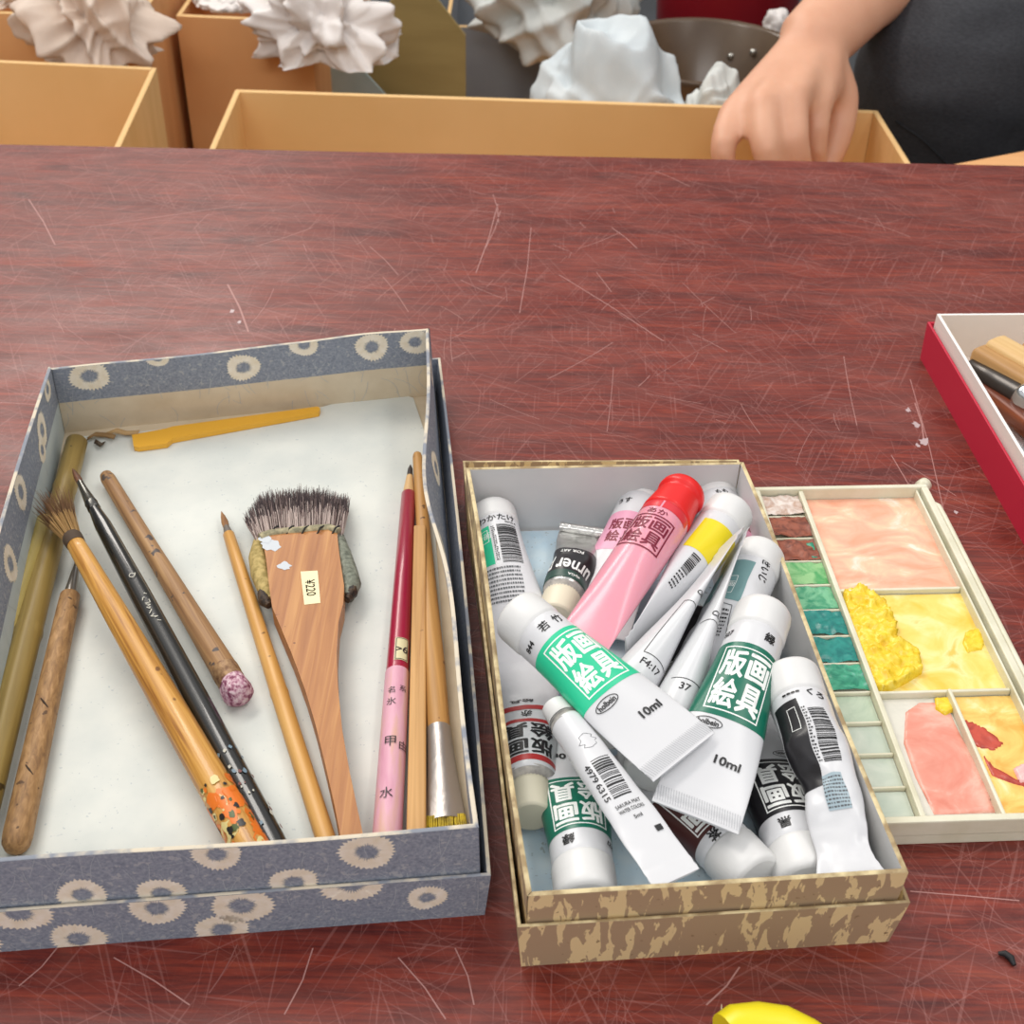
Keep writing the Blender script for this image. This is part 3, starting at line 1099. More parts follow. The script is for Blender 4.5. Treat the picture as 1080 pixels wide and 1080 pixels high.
# bamboo sticks at the left wall
BAM = wood('olive_bamboo', '7d6733', 'ab9150', '957c41', 260, 9, 0.42, ('4c3c20', 160, 0.72))
BAM2 = wood('yellow_green_bamboo', 'a8944f', 'ccb56e', None, 260, 9, 0.45)
for nm, lab, a, b, prof, m in (
        ('bamboo_brush', 'thick olive bamboo handle leaning along the left wall of the grey box', (81, 466, F_ + 0.0048), (-22, 868, F_ + 0.0052),
         [(0, .0038), (0.0006, .0046), (0.03, .0047), (0.034, .0050), (0.036, .0047), (0.12, .0050), (0.123, .0054), (0.126, .0050), (0.99, .0052), (1.0, .0046)], BAM),
        ('bamboo_brush', 'thinner yellow-green bamboo stick between the left wall and the olive bamboo', (48, 548, F_ + 0.0075), (-48, 840, F_ + 0.0042),
         [(0, .0030), (0.0006, .0034), (0.06, .0036), (0.062, .0039), (0.064, .0036), (0.99, .0040), (1.0, .0036)], BAM2)):
    A, B, L, M = rod_frame(a, b)
    t = thing(nm, lab, 'brush', M, GB_GROUP)
    mb = MB()
    mb.lathe([(y if y < 0.9 else y * L, r) for y, r in prof], 28)
    mb.build('handle', [m], t)
    mb = MB()
    mb.lathe([(-0.0004, 0.0004), (-0.0003, 0.002), (0.0002, 0.0022)], 16)
    mb.build('pith', [mat('dark_pith', '5a4a28', 0.8)], t)

# speckled brown round-ended handle with a thin ferrule
A, B, L, M = rod_frame((74, 628, F_ + 0.0045), (15, 898, F_ + 0.0047))
t = thing('paint_brush', 'brown speckled round-ended brush handle beside the olive bamboo', 'brush', M, GB_GROUP)
mb = MB()
mb.lathe([(0, .0030), (0.0004, .0037), (0.01, .0039), (L * 0.5, .0043), (L - 0.006, .0046), (L - 0.003, .0043), (L - 0.001, .0032), (L, .001)], 28)
mb.build('handle', [wood('cork_brown_wood', '7d5b3a', 'b58d60', '9b7549', 600, 160, 0.6, ('5d4128', 300, 0.68))], t)
for yy, aa in ((0.062, 0.3), (0.092, 0.5)):
    nk = MB()
    nk.tube([(-0.002, yy, 0.0039), (-0.0005, yy - 0.002, 0.0044), (0.0008, yy - 0.004, 0.0044)], [0.0002, 0.0004, 0.0002], 6)
    nk.build('nick', [mat('dark_nick', '3a2a1c', 0.8)], t)
mb = MB()
mb.lathe([(-0.024, .0007), (-0.017, .0012), (-0.006, .0021), (0.001, .0027)], 20)
mb.build('ferrule', [mat('dull_steel', '9a9690', 0.3, 0.9)], t)
mb = MB()
mb.lathe([(-0.032, .0002), (-0.028, .0007), (-0.0235, .0008)], 10)
mb.build('bristles', [mat('brown_hair', '5d3b22', 0.7)], t)


def hairs(mb, n, y0, y1, spread, r0, seed, thick, flat=1.0, mi=(0, 1), droop=0.0, curve=0.0):
    """tuft: hairs run from y0 (root disc radius r0) towards y1 (negative y) spreading"""
    q = random.Random(seed)
    for k in range(n):
        a = q.uniform(0, 2 * math.pi)
        rr = r0 * math.sqrt(q.random())
        x, z = rr * math.cos(a), rr * math.sin(a) * flat
        l = q.uniform(0.7, 1.0)
        ex = x * spread + q.gauss(0, 0.1) * r0
        ez = z * spread + q.gauss(0, 0.1) * r0 - droop * q.random()
        ym = y0 + (y1 - y0) * 0.5 * l
        pts = [(x, y0, z), (x + (ex - x) * 0.4 + q.gauss(0, 0.05) * r0, ym, z + (ez - z) * 0.4), (ex, y0 + (y1 - y0) * l, ez)]
        mb.tube(pts[:2], [thick, thick * 0.85], 4, mi[0], cap=False)
        mb.tube(pts[1:], [thick * 0.85, thick * 0.2], 4, mi[1], cap=False)


# bushy brush with a golden handle and tiger sticker
A, B, L, M = rod_frame((79, 572, F_ + 0.0165), (277, 916, F_ + 0.0062))
t = thing('paint_brush', 'golden wooden brush with splayed brown bristles and orange painted end', 'brush', M, GB_GROUP)
mb = MB()
mb.lathe([(0, .0030), (0.0004, .0034), (0.006, .0036), (L * 0.3, .0046), (L * 0.55, .0052), (L - 0.02, .0056), (L, .0056)], 28)
# painted end: irregular patches wrapped round the handle
q = random.Random(5)
mi_of = {}
for k in range(70):
    yy = q.uniform(L - 0.034, L - 0.004)
    an = q.uniform(-1.9, 1.9)
    big = k < 24
    r_ = q.uniform(0.002, 0.0042) if big else q.uniform(0.0004, 0.0016)
    V = []
    n = 12
    for j in range(n):
        aa = 2 * math.pi * j / n
        rr = r_ * q.uniform(0.6, 1.1)
        an2 = an + rr * math.cos(aa) / 0.0056
        V.append((0.00572 * math.sin(an2) + k * 1e-6, yy + rr * 1.3 * math.sin(aa), 0.00572 * math.cos(an2) + 0.00001 * k * 0.3))
    ce = (0.00576 * math.sin(an), yy, 0.00578 * math.cos(an) + 0.00001 * k * 0.3)
    mb.add(V + [ce], [[j, (j + 1) % n, n] for j in range(n)], (1 if big and k % 4 else q.choice((2, 3, 4, 1))), True)
mb.build('handle', [wood('golden_wood', '935d24', 'dba95c', 'c68f3f', 560, 16, 0.4, ('7a4f20', 120, 0.74), coat=0.2),
                    mat('orange_paint', 'e0741f', 0.4), mat('black_paint', '201c18', 0.4), mat('pale_yellow_paint', 'd8c887', 0.4), mat('dark_green_paint', '4d5a2a', 0.4)], t)
mb = MB()
mb.lathe([(-0.004, .0034), (-0.003, .0038), (-0.001, .0038), (0.0015, .0036)], 24)
mb.build('ferrule', [mat('dark_thread', '4a3a2c', 0.8)], t)
mb = MB()
hairs(mb, 320, -0.003, -0.030, 2.6, 0.0033, 3, 0.00016)
mb.build('bristles', [mat('tan_hair', 'a98450', 0.7), mat('brown_hair_tip', '6f4d2d', 0.7)], t)

# long black brush
A, B, L, M = rod_frame((99, 536, F_ + 0.0125), (301, 912, F_ + 0.0048))
t = thing('paint_brush', 'long black-lacquered brush with pale worn lettering and pointed brown tip', 'brush', M, GB_GROUP)
BLKLAC = mat('black_lacquer', '1e1e1c', 0.25, coat=0.4)
mb = MB()
mb.lathe([(0, .0022), (0.004, .0026), (0.012, .0033), (L * 0.3, .0040), (L * 0.6, .0043), (L - 0.01, .0040), (L, .0034)], 28)
lett = []
xx = 0.014


def wrap_rod(V, r, prof=None):
    out = []
    for x, y in V:
        out.append((r * math.sin(x / r), y, r * math.cos(x / r)))
    return out


for s_, yy, h_ in (('Q', 0.050, 0.0028),):
    v, f = dice2d(*place2d(text2d(s_, 0.0), 0, yy, h_ * text2d(s_)[2], h_, -90), 0)
    mb.add(wrap_rod(v, 0.0044), f, 1, True)
q = random.Random(4)
for k in range(9):        # worn, unreadable script
    y0_ = 0.062 + k * 0.0019
    sq = [(q.uniform(-0.0016, 0.0014), y0_ + q.uniform(-0.0008, 0.0014)) for _ in range(3)]
    v, f = line2d(sq, 0.00035)
    mb.add(wrap_rod(v, 0.0044), f, 1, True)
q = random.Random(9)
for k in range(26):
    yy, an, r_ = q.uniform(L - 0.05, L - 0.002), q.uniform(-1.2, 1.2), q.uniform(0.0003, 0.0009)
    V = [(an * 0.0044 + r_ * math.cos(a) * q.uniform(0.5, 1.2), yy + r_ * 1.5 * math.sin(a) * q.uniform(0.5, 1.2)) for a in [2 * math.pi * j / 8 for j in range(8)]]
    mb.add(wrap_rod(V, 0.0045), [list(range(8))], 1 + k % 3, True)
mb.build('handle', [BLKLAC, mat('worn_white_ink', 'b9b6a8', 0.5), mat('blue_grey_paint', '6f8593', 0.5), mat('brown_red_paint', '6d3a34', 0.5)], t)
mb = MB()
mb.lathe([(-0.019, .0013), (-0.012, .0017), (-0.004, .0024), (-0.0034, .0026), (-0.003, .0024), (0.0006, .0026), (0.001, .0022)], 24)
mb.build('ferrule', [mat('dark_steel', '6b6a66', 0.25, 0.95)], t)
mb = MB()
mb.lathe([(-0.029, .0002), (-0.026, .0009), (-0.022, .0014), (-0.0185, .0013)], 16, wob=0.15)
mb.build('bristles', [nmat('brown_wet_hair', [(0.3, '3f2617'), (0.7, '74482b')], (900, 60, 900), rough=0.6)], t)

# old wooden brush with pink caked bristles
A, B, L, M = rod_frame((111, 500, F_ + 0.0046), (237, 707, F_ + 0.0056))
t = thing('paint_brush', 'brown wooden brush with bristles caked in pink paint', 'brush', M, GB_GROUP)
mb = MB()
mb.lathe([(0, .0012), (0.0012, .0026), (0.004, .0031), (L * 0.4, .0034), (L * 0.78, .0042), (L, .0048)], 24)
mb.build('handle', [wood('weathered_brown_wood', '7a5638', 'b08a5e', '98724a', 500, 18, 0.55, ('4d4340', 180, 0.66))], t)
mb = MB()
mb.lathe([(L - 0.001, .0046), (L + 0.0005, .0051), (L + 0.004, .0050), (L + 0.0045, .0046), (L + 0.006, .0050), (L + 0.0075, .0048)], 24, wob=0.05)
mb.build('ferrule', [nmat('rusty_tin', [(0.35, '6d4a33'), (0.65, 'a5835c')], (500, 300, 500), rough=0.5, metal=0.2)], t)
mb = MB()
mb.lathe([(L + 0.007, .0048), (L + 0.009, .0052), (L + 0.012, .0054), (L + 0.0145, .0050), (L + 0.016, .0034), (L + 0.0166, .0008)], 28, wob=0.14)
mb.build('bristles', [nmat('caked_pink_paint', [(0.38, '7a3a55'), (0.5, 'b98a9a'), (0.62, 'd7bfc4')], (700, 500, 700), rough=0.7, bump=(0.8, 0.0008))], t)

# thin bamboo brush
A, B, L, M = rod_frame((241, 563, F_ + 0.0036), (350, 905, F_ + 0.0038))
t = thing('paint_brush', 'thin bamboo brush with fine brown point beside the wide brush', 'brush', M, GB_GROUP)
mb = MB()
mb.lathe([(0, .0018), (0.0006, .0023), (L * 0.15, .0026), (L * 0.55, .0031), (L * 0.56, .0033), (L * 0.57, .0031), (L, .0032)], 24)
mb.build('handle', [wood('golden_bamboo', 'b07c3a', 'd6a763', 'c9964f', 300, 9, 0.42, ('7a552a', 150, 0.74))], t)
mb = MB()
mb.lathe([(-0.0048, .0012), (-0.001, .0017), (0.0006, .0019)], 16)
mb.build('ferrule', [mat('grey_brown_bind', '6a625a', 0.6)], t)
mb = MB()
mb.lathe([(-0.0155, .00015), (-0.012, .0009), (-0.008, .0014), (-0.0045, .0012)], 14, wob=0.1)
mb.build('bristles', [nmat('brown_fine_hair', [(0.3, '6d4526'), (0.7, 'a97b4a')], (900, 60, 900), rough=0.7)], t)

# wide flat hake brush
zt = 0.0165
HP = [(276, 562), (355, 558), (358, 585), (363, 618), (362, 636), (357, 656), (355, 690), (356, 720), (361, 770), (369, 815), (385, 890), (361, 892), (353, 850), (343, 806), (333, 765), (322, 728), (308, 690), (297, 664), (287, 640), (284, 620), (281, 592)]
ctr = at(330, 700, F_)
t = thing('hake_brush', 'wide flat brush with dark bristles and a small price sticker on its wooden handle', 'brush', Vector((ctr.x, ctr.y, F_)), GB_GROUP)


def loc(px, py, z):
    p = at(px, py, z)
    return (p.x - ctr.x, p.y - ctr.y)


poly = [loc(x, y, zt) for x, y in HP]
mb = MB()
mb.prism(poly, zt - 0.0085 - F_, zt - F_)
# dry paint patches on the wood
for cx, cy, rr, seed_ in ((286, 575, 9, 1), (300, 597, 6, 2), (280, 569, 6, 4)):
    q = random.Random(seed_)
    V = [loc(cx + rr * 1.25 * math.cos(a) * q.uniform(0.7, 1.15), cy + rr * 0.75 * math.sin(a) * q.uniform(0.7, 1.2), zt) for a in [2 * math.pi * j / 16 for j in range(16)]]
    mb.add([(x, y, zt - F_ + 0.00006 + 0.00003 * seed_) for x, y in V], [list(range(16))], 1, False)
mb.build('handle', [wood('red_brown_plank_wood', '9a5f2f', 'c28a4e', 'ad723c', 330, 16, 0.45, ('7b4b28', 260, 0.72)), mat('dried_white_blue_paint', 'c3c9cf', 0.5)], t, bevel=0.0014)
mb = MB()
sv = [loc(x, y, zt) for x, y in ((317, 603), (335, 602), (338, 636), (321, 638))]
mb.add([(x, y, zt - F_ + 0.0001) for x, y in sv], [[0, 3, 2, 1]], 0, False)
c0 = Vector(loc(327.7, 620, zt))
ax = (Vector(loc(330, 636, zt)) - Vector(loc(326, 603, zt))).normalized()
ay = Vector((-ax.y, ax.x))
v, f = place2d(text2d('¥220', 0.005), 0, 0, 0.0092, 0.0036)
mb.add([(c0.x + ax.x * x + ay.x * y, c0.y + ax.y * x + ay.y * y, zt - F_ + 0.00016) for x, y in v], f, 1, False)
mb.build('price_sticker', [mat('cream_sticker', 'efe4b8', 0.6), mat('faded_sticker_ink', '8a8a6c', 0.6)], t)
# wrapped binding: a lip along the top edge and rolled cloth at both sides
mb = MB()
mb.tube([(*loc(x, y, zt), zt - F_ - 0.0005) for x, y in ((274, 566), (285, 562), (300, 560), (316, 559), (332, 557), (347, 556), (357, 560))], [0.0018] * 7, 10)
mb.tube([(*loc(x, y, 0.010), 0.010 - F_) for x, y in ((276, 570), (320, 566), (360, 566))], [0.0046] * 3, 12, flat=0.8)
mb.build('binding', [nmat('stained_cloth', [(0.35, '7f7a62'), (0.65, 'c0b48f')], (400, 400, 400), rough=0.8, bump=(0.6, 0.0008))], t)
for pts, rr, nm, cols in (
        ([(274, 572), (272, 588), (275, 606), (281, 622), (284, 634)], [0.0026, 0.0036, 0.0038, 0.0034, 0.0022], 'side_wrap', ('8f7d45', 'c5ad70')),
        ([(357, 568), (362, 586), (367, 602), (370, 616), (367, 630)], [0.0026, 0.0034, 0.0036, 0.0040, 0.0024], 'side_wrap', ('555a4e', '8d9182'))):
    mb = MB()
    mb.tube([(*loc(x, y, 0.012), 0.012 - F_) for x, y in pts], rr, 14, flat=1.1)
    mb.build(nm, [nmat('cloth_' + cols[0], [(0.35, cols[0]), (0.65, cols[1])], (350, 350, 350), rough=0.8, bump=(0.7, 0.001))], t)
for pts in ([(284, 640), (279, 634), (276, 626)], [(366, 634), (371, 626), (372, 616)]):
    mb = MB()
    mb.tube([(*loc(x, y, 0.012), 0.0125 - F_) for x, y in pts], [0.0012, 0.0024, 0.0016], 10, flat=1.2)
    mb.build('caked_glue', [nmat('black_glue', [(0.4, '241c18'), (0.65, '55402c')], (600, 600, 600), rough=0.6, bump=(1.0, 0.001))], t)
for k in range(5):
    mb = MB()
    x = 286 + k * 16
    mb.tube([(*loc(x, 563, zt), zt - F_ - 0.0004), (*loc(x + 4, 559.5, zt), zt - F_ + 0.0014), (*loc(x + 8, 556.5, zt), zt - F_ + 0.0009)], 0.0004, 6)
    mb.build('stitch', [mat('black_thread', '23221f', 0.8)], t)
mb = MB()
q = random.Random(17)
for k in range(1150):
    u = q.random()
    w = q.random()
    z = 0.0065 + 0.0085 * w
    bx, by = 270 + 91 * u, 570 - 3 * u
    fan = (u - 0.5) * 18
    topy = 522 + 20 * abs(u - 0.55) ** 2 * 2 + q.gauss(0, 3.2) + (1 - w) * -4 + (14 * (0.12 - u) / 0.12 if u < 0.12 else 0)
    tx = bx + fan + q.gauss(0, 2.0) - 2
    p0 = loc(bx, by, z)
    p1 = loc(tx, topy, z + 0.001)
    kq = q.uniform(0.14, 0.45)
    pm = (p0[0] * kq + p1[0] * (1 - kq) + q.gauss(0, 0.0003), p0[1] * kq + p1[1] * (1 - kq))
    zz = z - F_
    c2 = 1 if q.random() < 0.72 else 2
    mb.tube([(*p0, zz), (*pm, zz + 0.0006)], [0.00019, 0.00017], 4, 0 if q.random() < 0.7 else 2, cap=False)
    mb.tube([(*pm, zz + 0.0006), (*p1, zz + 0.0012 + q.gauss(0, 0.0006))], [0.00017, 0.00005], 4, c2, cap=False)
mb.build('bristles', [mat('pale_pink_hair', 'bfaea6', 0.75), mat('dark_hair_tip', '45383a', 0.75), mat('mid_hair', '7d6a66', 0.75)], t, fixn=False)

# red and pink brush handle with a pointed tip (lies along the right wall)
A, B, L, M = rod_frame((431, 521, F_ + 0.0036), (407, 902, F_ + 0.0046))
t = thing('paint_brush', 'dark red and pink handled brush with black ink characters', 'brush', M, GB_GROUP)
mb = MB()
yb = L * 0.575
mb.lathe([(0, .0026), (0.0005, .0030), (L * 0.3, .0036), (yb, .0041)], 28, 0, cap1=False)
mb.lathe([(yb, .00425), (yb + 0.0004, .0043), (L, .0047)], 28, 1)


def rt(s_, yy, xx, h, mi, rr=0.0046, b=0.01, rot=0.0, w=None):
    tt = text2d(s_, b)
    v, f = dice2d(*place2d(tt, xx, yy, (w or h * tt[2]), h, rot), 0.0012)
    mb.add(wrap_rod(v, rr), f, mi, True)


sv, sf = dice2d(*rect2d(-0.0042, 0.0012, yb - 0.0145, yb - 0.003), 0.001)
mb.add(wrap_rod(sv, 0.00425), sf, 3, True)
rt('>6', yb - 0.0085, -0.0015, 0.0034, 2, 0.00432, 0.02, 180)
mb.add(wrap_rod(dice2d(*frame2d(-0.0039, 0.0009, yb - 0.0142, yb - 0.0033, 0.0003), 0.001)[0], 0.00432), dice2d(*frame2d(-0.0039, 0.0009, yb - 0.0142, yb - 0.0033, 0.0003), 0.001)[1], 2, True)
rt('名', yb + 0.012, 0.0014, 0.003, 2, 0.0046, 0.0, 180)
rt('氷', yb + 0.0175, 0.0012, 0.0034, 2, 0.0046, 0.0, 180)
rt('系', yb + 0.011, -0.0028, 0.0028, 2, 0.0046, 0.0, 180)
rt('甲', yb + 0.036, 0.0006, 0.0044, 2, 0.0048, 0.0, 180)
rt('由', yb + 0.0370, -0.0042, 0.0040, 2, 0.0048, 0.0, 180)
rt('水', yb + 0.058, 0.0008, 0.0044, 2, 0.0049, 0.0, 180)
mb.build('handle', [mat('crimson_lacquer', '9f1238', 0.3, coat=0.3), nmat('pink_stained_wood', [(0.3, 'cf8fa6'), (0.5, 'dba6b6'), (0.68, 'd3a78c')], (200, 26, 200), rough=0.5),
                    mat('dark_ink', '2a1c22', 0.5), mat('cream_tag', 'd9cfa4', 0.5)], t)
mb = MB()
mb.lathe([(-0.0125, .0014), (-0.006, .0020), (0.0005, .0026)], 20)
mb.build('collar', [mat('bare_pale_wood', 'd3ab74', 0.5)], t)
mb = MB()
mb.lathe([(-0.021, .0002), (-0.018, .0010), (-0.0122, .0013)], 14, wob=0.08)
mb.build('bristles', [mat('dark_brush_tip', '2f2420', 0.6)], t)

# square stick
A, B, L, M = rod_frame((443, 559, F_ + 0.0062), (439, 902, F_ + 0.0036))
t = thing('wooden_stick', 'squared pale wooden stick between the red brush and the flat brush', 'stick', M, GB_GROUP)
mb = MB()
mb.rings([[(x * w, y, z * w) for x, z in ((-1, -1), (1, -1), (1, 1), (-1, 1))] for y, w in ((0, 0.0024), (L * 0.5, 0.0028), (L, 0.0031))], 0, False)
mb.build('stick_body', [wood('honey_wood', 'b98449', 'dcab6c', 'cb9a5b', 420, 10, 0.5, ('8a5f30', 160, 0.76))], t, bevel=0.0006)

# flat brush with a crimped aluminium ferrule, head towards the viewer
A, B, L, M = rod_frame((440, 478, F_ + 0.0046), (463, 772, F_ + 0.0044))
t = thing('flat_brush', 'long flat brush with crimped metal ferrule and yellow stained bristles', 'brush', M, GB_GROUP)
mb = MB()
mb.lathe([(0, .0008), (0.0008, .0017), (0.003, .0021), (L * 0.35, .0028), (L * 0.8, .0040), (L, .0039)], 26, sz=0.9)
mb.build('handle', [wood('speckled_honey_wood', 'a87a42', 'cf9d5c', 'bb8a4c', 380, 12, 0.5, ('6b4726', 240, 0.70))], t)
mb = MB()
rs = []
Lf_ = (at(466, 868, F_ + 0.003) - B).length
for i in range(11):
    k = i / 10
    a_ = 0.0042 + 0.0024 * k ** 1.5
    b_ = 0.0040 * (1 - k) + 0.0019 * k
    rs.append([(a_ * math.sin(2 * math.pi * j / 28), L - 0.001 + Lf_ * k, b_ * math.cos(2 * math.pi * j / 28) * (1 + 0.18 * k * math.cos(6 * math.pi * j / 28)) - 0.0014 * k) for j in range(28)])
mb.rings(rs, 0, True)
mb.build('ferrule', [mat('scuffed_aluminium', 'b4aca6', 0.35, 0.75, bump=(250, 0.4, 0.0006))], t)
mb = MB()
q = random.Random(6)
for k in range(260):
    x = q.uniform(-0.0063, 0.0063)
    z = q.uniform(-0.0016, 0.0016) - 0.0014
    y0_ = L + Lf_ - 0.002
    mb.tube([(x, y0_, z), (x * 1.05 + q.gauss(0, 0.0002), y0_ + q.uniform(0.010, 0.013), z + q.gauss(0, 0.0003))], [0.0003, 0.00012], 4, 0, cap=False)
mb.build('bristles', [nmat('yellow_stained_hair', [(0.35, 'a58f3a'), (0.6, 'd8bd2e')], (300, 300, 300), rough=0.7)], t, fixn=False)

# yellow flat stick against the far wall: outline laid flat
zy = F_ + 0.0022
c0 = at(240, 450, zy)
t = thing('plastic_spatula', 'yellow flat plastic stick with a broad end by the far wall of the grey box', 'spatula', Vector((c0.x, c0.y, F_)))
mb = MB()
poly = [at(x, y, zy) for x, y in ((139, 459), (141, 471), (146, 472), (176, 468), (182, 463), (336, 435), (338, 431), (335, 429), (182, 450), (176, 452))]
mb.prism([(p.x - c0.x, p.y - c0.y) for p in poly], 0.0, 0.0024)
mb.build('blade', [mat('yellow_plastic', 'e6ac35', 0.4)], t, bevel=0.0005)

# curled shavings in the far left corner
for k, (pts, lab) in enumerate((
        ([(92, 462), (100, 457), (112, 458), (121, 460)], 'curled brown wood shaving lying flat in the far left corner'),
        ([(100, 464), (106, 468), (110, 466)], 'small dark curled shaving just in front of the corner'),
        ([(112, 457), (122, 453), (133, 456), (146, 455)], 'longest pale curled shaving, next to the yellow stick'))):
    P = [at(x, y, F_ + 0.0006 + 0.0012 * (i % 2)) for i, (x, y) in enumerate(pts)]
    o = P[0].copy()
    mb = MB()
    a = [tuple(p - o) for p in P]
    b = [(x + 0.0012, y - 0.0016, z + 0.0016) for x, y, z in a]
    cc = [(x + 0.0004, y - 0.0030, z + 0.0004) for x, y, z in a]
    n = len(a)
    mb.add(a + b + cc, [[i, i + 1, n + i + 1, n + i] for i in range(n - 1)] + [[n + i, n + i + 1, 2 * n + i + 1, 2 * n + i] for i in range(n - 1)])
    ob = mb.build('wood_shaving', [mat('shaving_%d' % k, ('8a6a41', '4f3f2e', 'b08f62')[k], 0.7)])
    ob.location = o
    so = ob.modifiers.new('solid', 'SOLIDIFY')
    so.thickness = 0.0003
    tag(ob, lab, 'wood shaving', 'shavings in the corner of the grey box')

# ------------------------------------------------------------------ palette
PV = Vector((0.0655, -0.9978)).normalized()
PU = Vector((-PV.y, PV.x))
PO = Vector((0.1208, 0.4475))
Mp = Matrix(((PU.x, -PV.x, 0, PO.x), (PU.y, -PV.y, 0, PO.y), (0, 0, 1, 0.0), (0, 0, 0, 1)))   # local x = across, local y = away
pal = thing('paint_palette', 'cream plastic palette with used paint wells, tucked beside the tube box', 'palette', Mp)
PLA = nmat('cream_palette_plastic', [(0.35, 'd4d0b6'), (0.65, 'e2dfca')], (60, 60, 60), rough=0.35)
PW0, PW1, PL = -0.0195, 0.0545, 0.1775
FZ = 0.0052


def pl(u, v, z):
    return (u, -v, z)


mb = MB()
mb.box((17.5e-3, -PL / 2, 0.0026), (PW1 - PW0, PL, 0.0052), 0)


def wallbar(u0, u1, v0, v1, z=0.0104, z0=0.004):
    mb.box(((u0 + u1) / 2, -(v0 + v1) / 2, (z + z0) / 2), (u1 - u0, v1 - v0, z - z0), 0)


wallbar(PW0, PW1, 0, 0.0022, 0.0112)
wallbar(PW0, PW1, PL - 0.0026, PL, 0.0112)
wallbar(PW0, PW0 + 0.0022, 0.0022, PL - 0.0026, 0.0112)
wallbar(PW1 - 0.0030, PW1, 0.0022, PL - 0.0026, 0.0112)
wallbar(PW1 - 0.0052, PW1 - 0.0042, 0.0022, PL - 0.0026, 0.0098)
wallbar(-0.0008, 0.0012, 0.0022, PL - 0.0026)
NW = 12
wl_ = (PL - 0.0048) / NW
for k in range(1, NW):
    v = 0.0022 + wl_ * k
    wallbar(PW0 + 0.0022, -0.0008, v - 0.0005, v + 0.0005, 0.0082)
D1, D2 = 0.0630, 0.1180
wallbar(0.0012, PW1 - 0.0052, D1 - 0.0008, D1 + 0.0006, 0.0080)
wallbar(0.0012, PW1 - 0.0052, D2 - 0.0008, D2 + 0.0006, 0.0082)
wallbar(0.0262, 0.0276, D2, PL - 0.0026, 0.0094)
# sloped well floors
for k in range(NW):
    v0 = 0.0022 + wl_ * k + 0.0006
    v1 = v0 + wl_ - 0.0012
    vs = [pl(PW0 + 0.0022, v0, 0.0062), pl(-0.0008, v0, 0.0062), pl(-0.0008, v1, 0.0054), pl(PW0 + 0.0022, v1, 0.0054)]
    mb.add(vs, [[0, 1, 2, 3]], 0, False)
mb.build('tray', [PLA], pal, bevel=0.0006)
mb = MB()
mb.lathe([(0.0, 0.0018), (0.0004, 0.0026), (0.0038, 0.0026), (0.0042, 0.0020), (0.0052, 0.0020), (0.0056, 0.0030), (0.0090, 0.0030), (0.0094, 0.0024)], 24)
hk = mb.build('hinge_knob', [PLA], pal)
hk.location = (0.0500, 0.0002, 0.0065)
hk.rotation_euler = (0, 0, math.radians(-50))
hb = MB()
hb.tube([pl(PW1 - 0.001, 0.010, 0.009), pl(PW1 + 0.0016, 0.013, 0.009), pl(PW1 + 0.0018, 0.020, 0.009), pl(PW1 + 0.0018, PL - 0.03, 0.009)], [0.0012] * 4, 10)
hb.build('hinge_bar', [PLA], pal)


def paint(name, poly, z, amp, freq, m, seed_=0, cell=0.0014, edge=0.0):
    V, F = dice2d([(p[0], -p[1]) for p in poly], [list(range(len(poly)))], cell)
    if not V:
        return
    mb = MB()
    bm = bmesh.new()
    bv = [bm.verts.new((x, y, 0)) for x, y in V]
    for f in F:
        try:
            bm.faces.new([bv[i] for i in f])
        except ValueError:
            pass
    bm.verts.ensure_lookup_table()
    for v in bm.verts:
        n = noise.fractal(Vector((v.co.x * freq + seed_, v.co.y * freq, seed_)), 0.7, 2.2, 4)
        r = noise.ridged_multi_fractal(Vector((v.co.x * freq * 0.8 + seed_, v.co.y * freq * 0.8, 3.3)), 0.8, 2.1, 3, 1, 2) * 0.35
        h = amp * (0.55 + 0.5 * n + r)
        if v.is_boundary and edge:
            h = 0
        v.co.z = z + max(h, 0)
    me = bpy.data.meshes.new(name)
    bm.to_mesh(me)
    bm.free()
    for p in me.polygons:
        p.use_smooth = True
    me.materials.append(m)
    o = bpy.data.objects.new(name, me)
    COL.objects.link(o)
    o.parent = pal
    return o


def pix(pts, z):
    """pixels of the palette in the photograph to palette coordinates (across, along)"""
    o = []
    inv = Mp.inverted()
    for x, y in pts:
        p = inv @ at(x, y, z)
        o.append((p.x, -p.y))
    return o


um = PW1 - 0.0052
pm = lambda n, st, sc=(90, 90, 90), **k: nmat(n, st, sc, 5, 1.2, k.pop('rough', 0.3), **k)
PEACH = pm('peach_paint_film', [(0.34, 'e9a283'), (0.5, 'efb59a'), (0.6, 'f0c7a6'), (0.7, 'f3e2d2')], (40, 70, 40))
YELF = pm('yellow_paint_film', [(0.35, 'eec54f'), (0.5, 'f2d774'), (0.62, 'f3e39b'), (0.72, 'efc25a')], (55, 55, 55))
YELI = pm('thick_yellow_paint', [(0.35, 'e3bb22'), (0.55, 'f0d23a'), (0.7, 'f4e06a')], (250, 250, 250), rough=0.35)
PINKF = pm('coral_pink_paint', [(0.34, 'd98572'), (0.52, 'e39a88'), (0.66, 'ecb9a8')], (50, 60, 50))
ORY = pm('orange_yellow_paint_film', [(0.35, 'e9ae52'), (0.52, 'efcd74'), (0.68, 'f4e7b0')], (70, 70, 70))
DRED = pm('dark_red_paint', [(0.35, 'a33a2e'), (0.6, 'c5513f')], (150, 150, 150))
BRNP = pm('brown_red_paint_cake', [(0.35, '6b3526'), (0.6, '9a5640')], (260, 260, 260), rough=0.5)
PALEP = pm('grey_white_paint_cake', [(0.35, 'b99a88'), (0.6, 'ddd2cb')], (200, 200, 200), rough=0.5)
GRN1 = pm('light_green_paint', [(0.35, '4fa362'), (0.6, '93c58a')], (150, 150, 150))
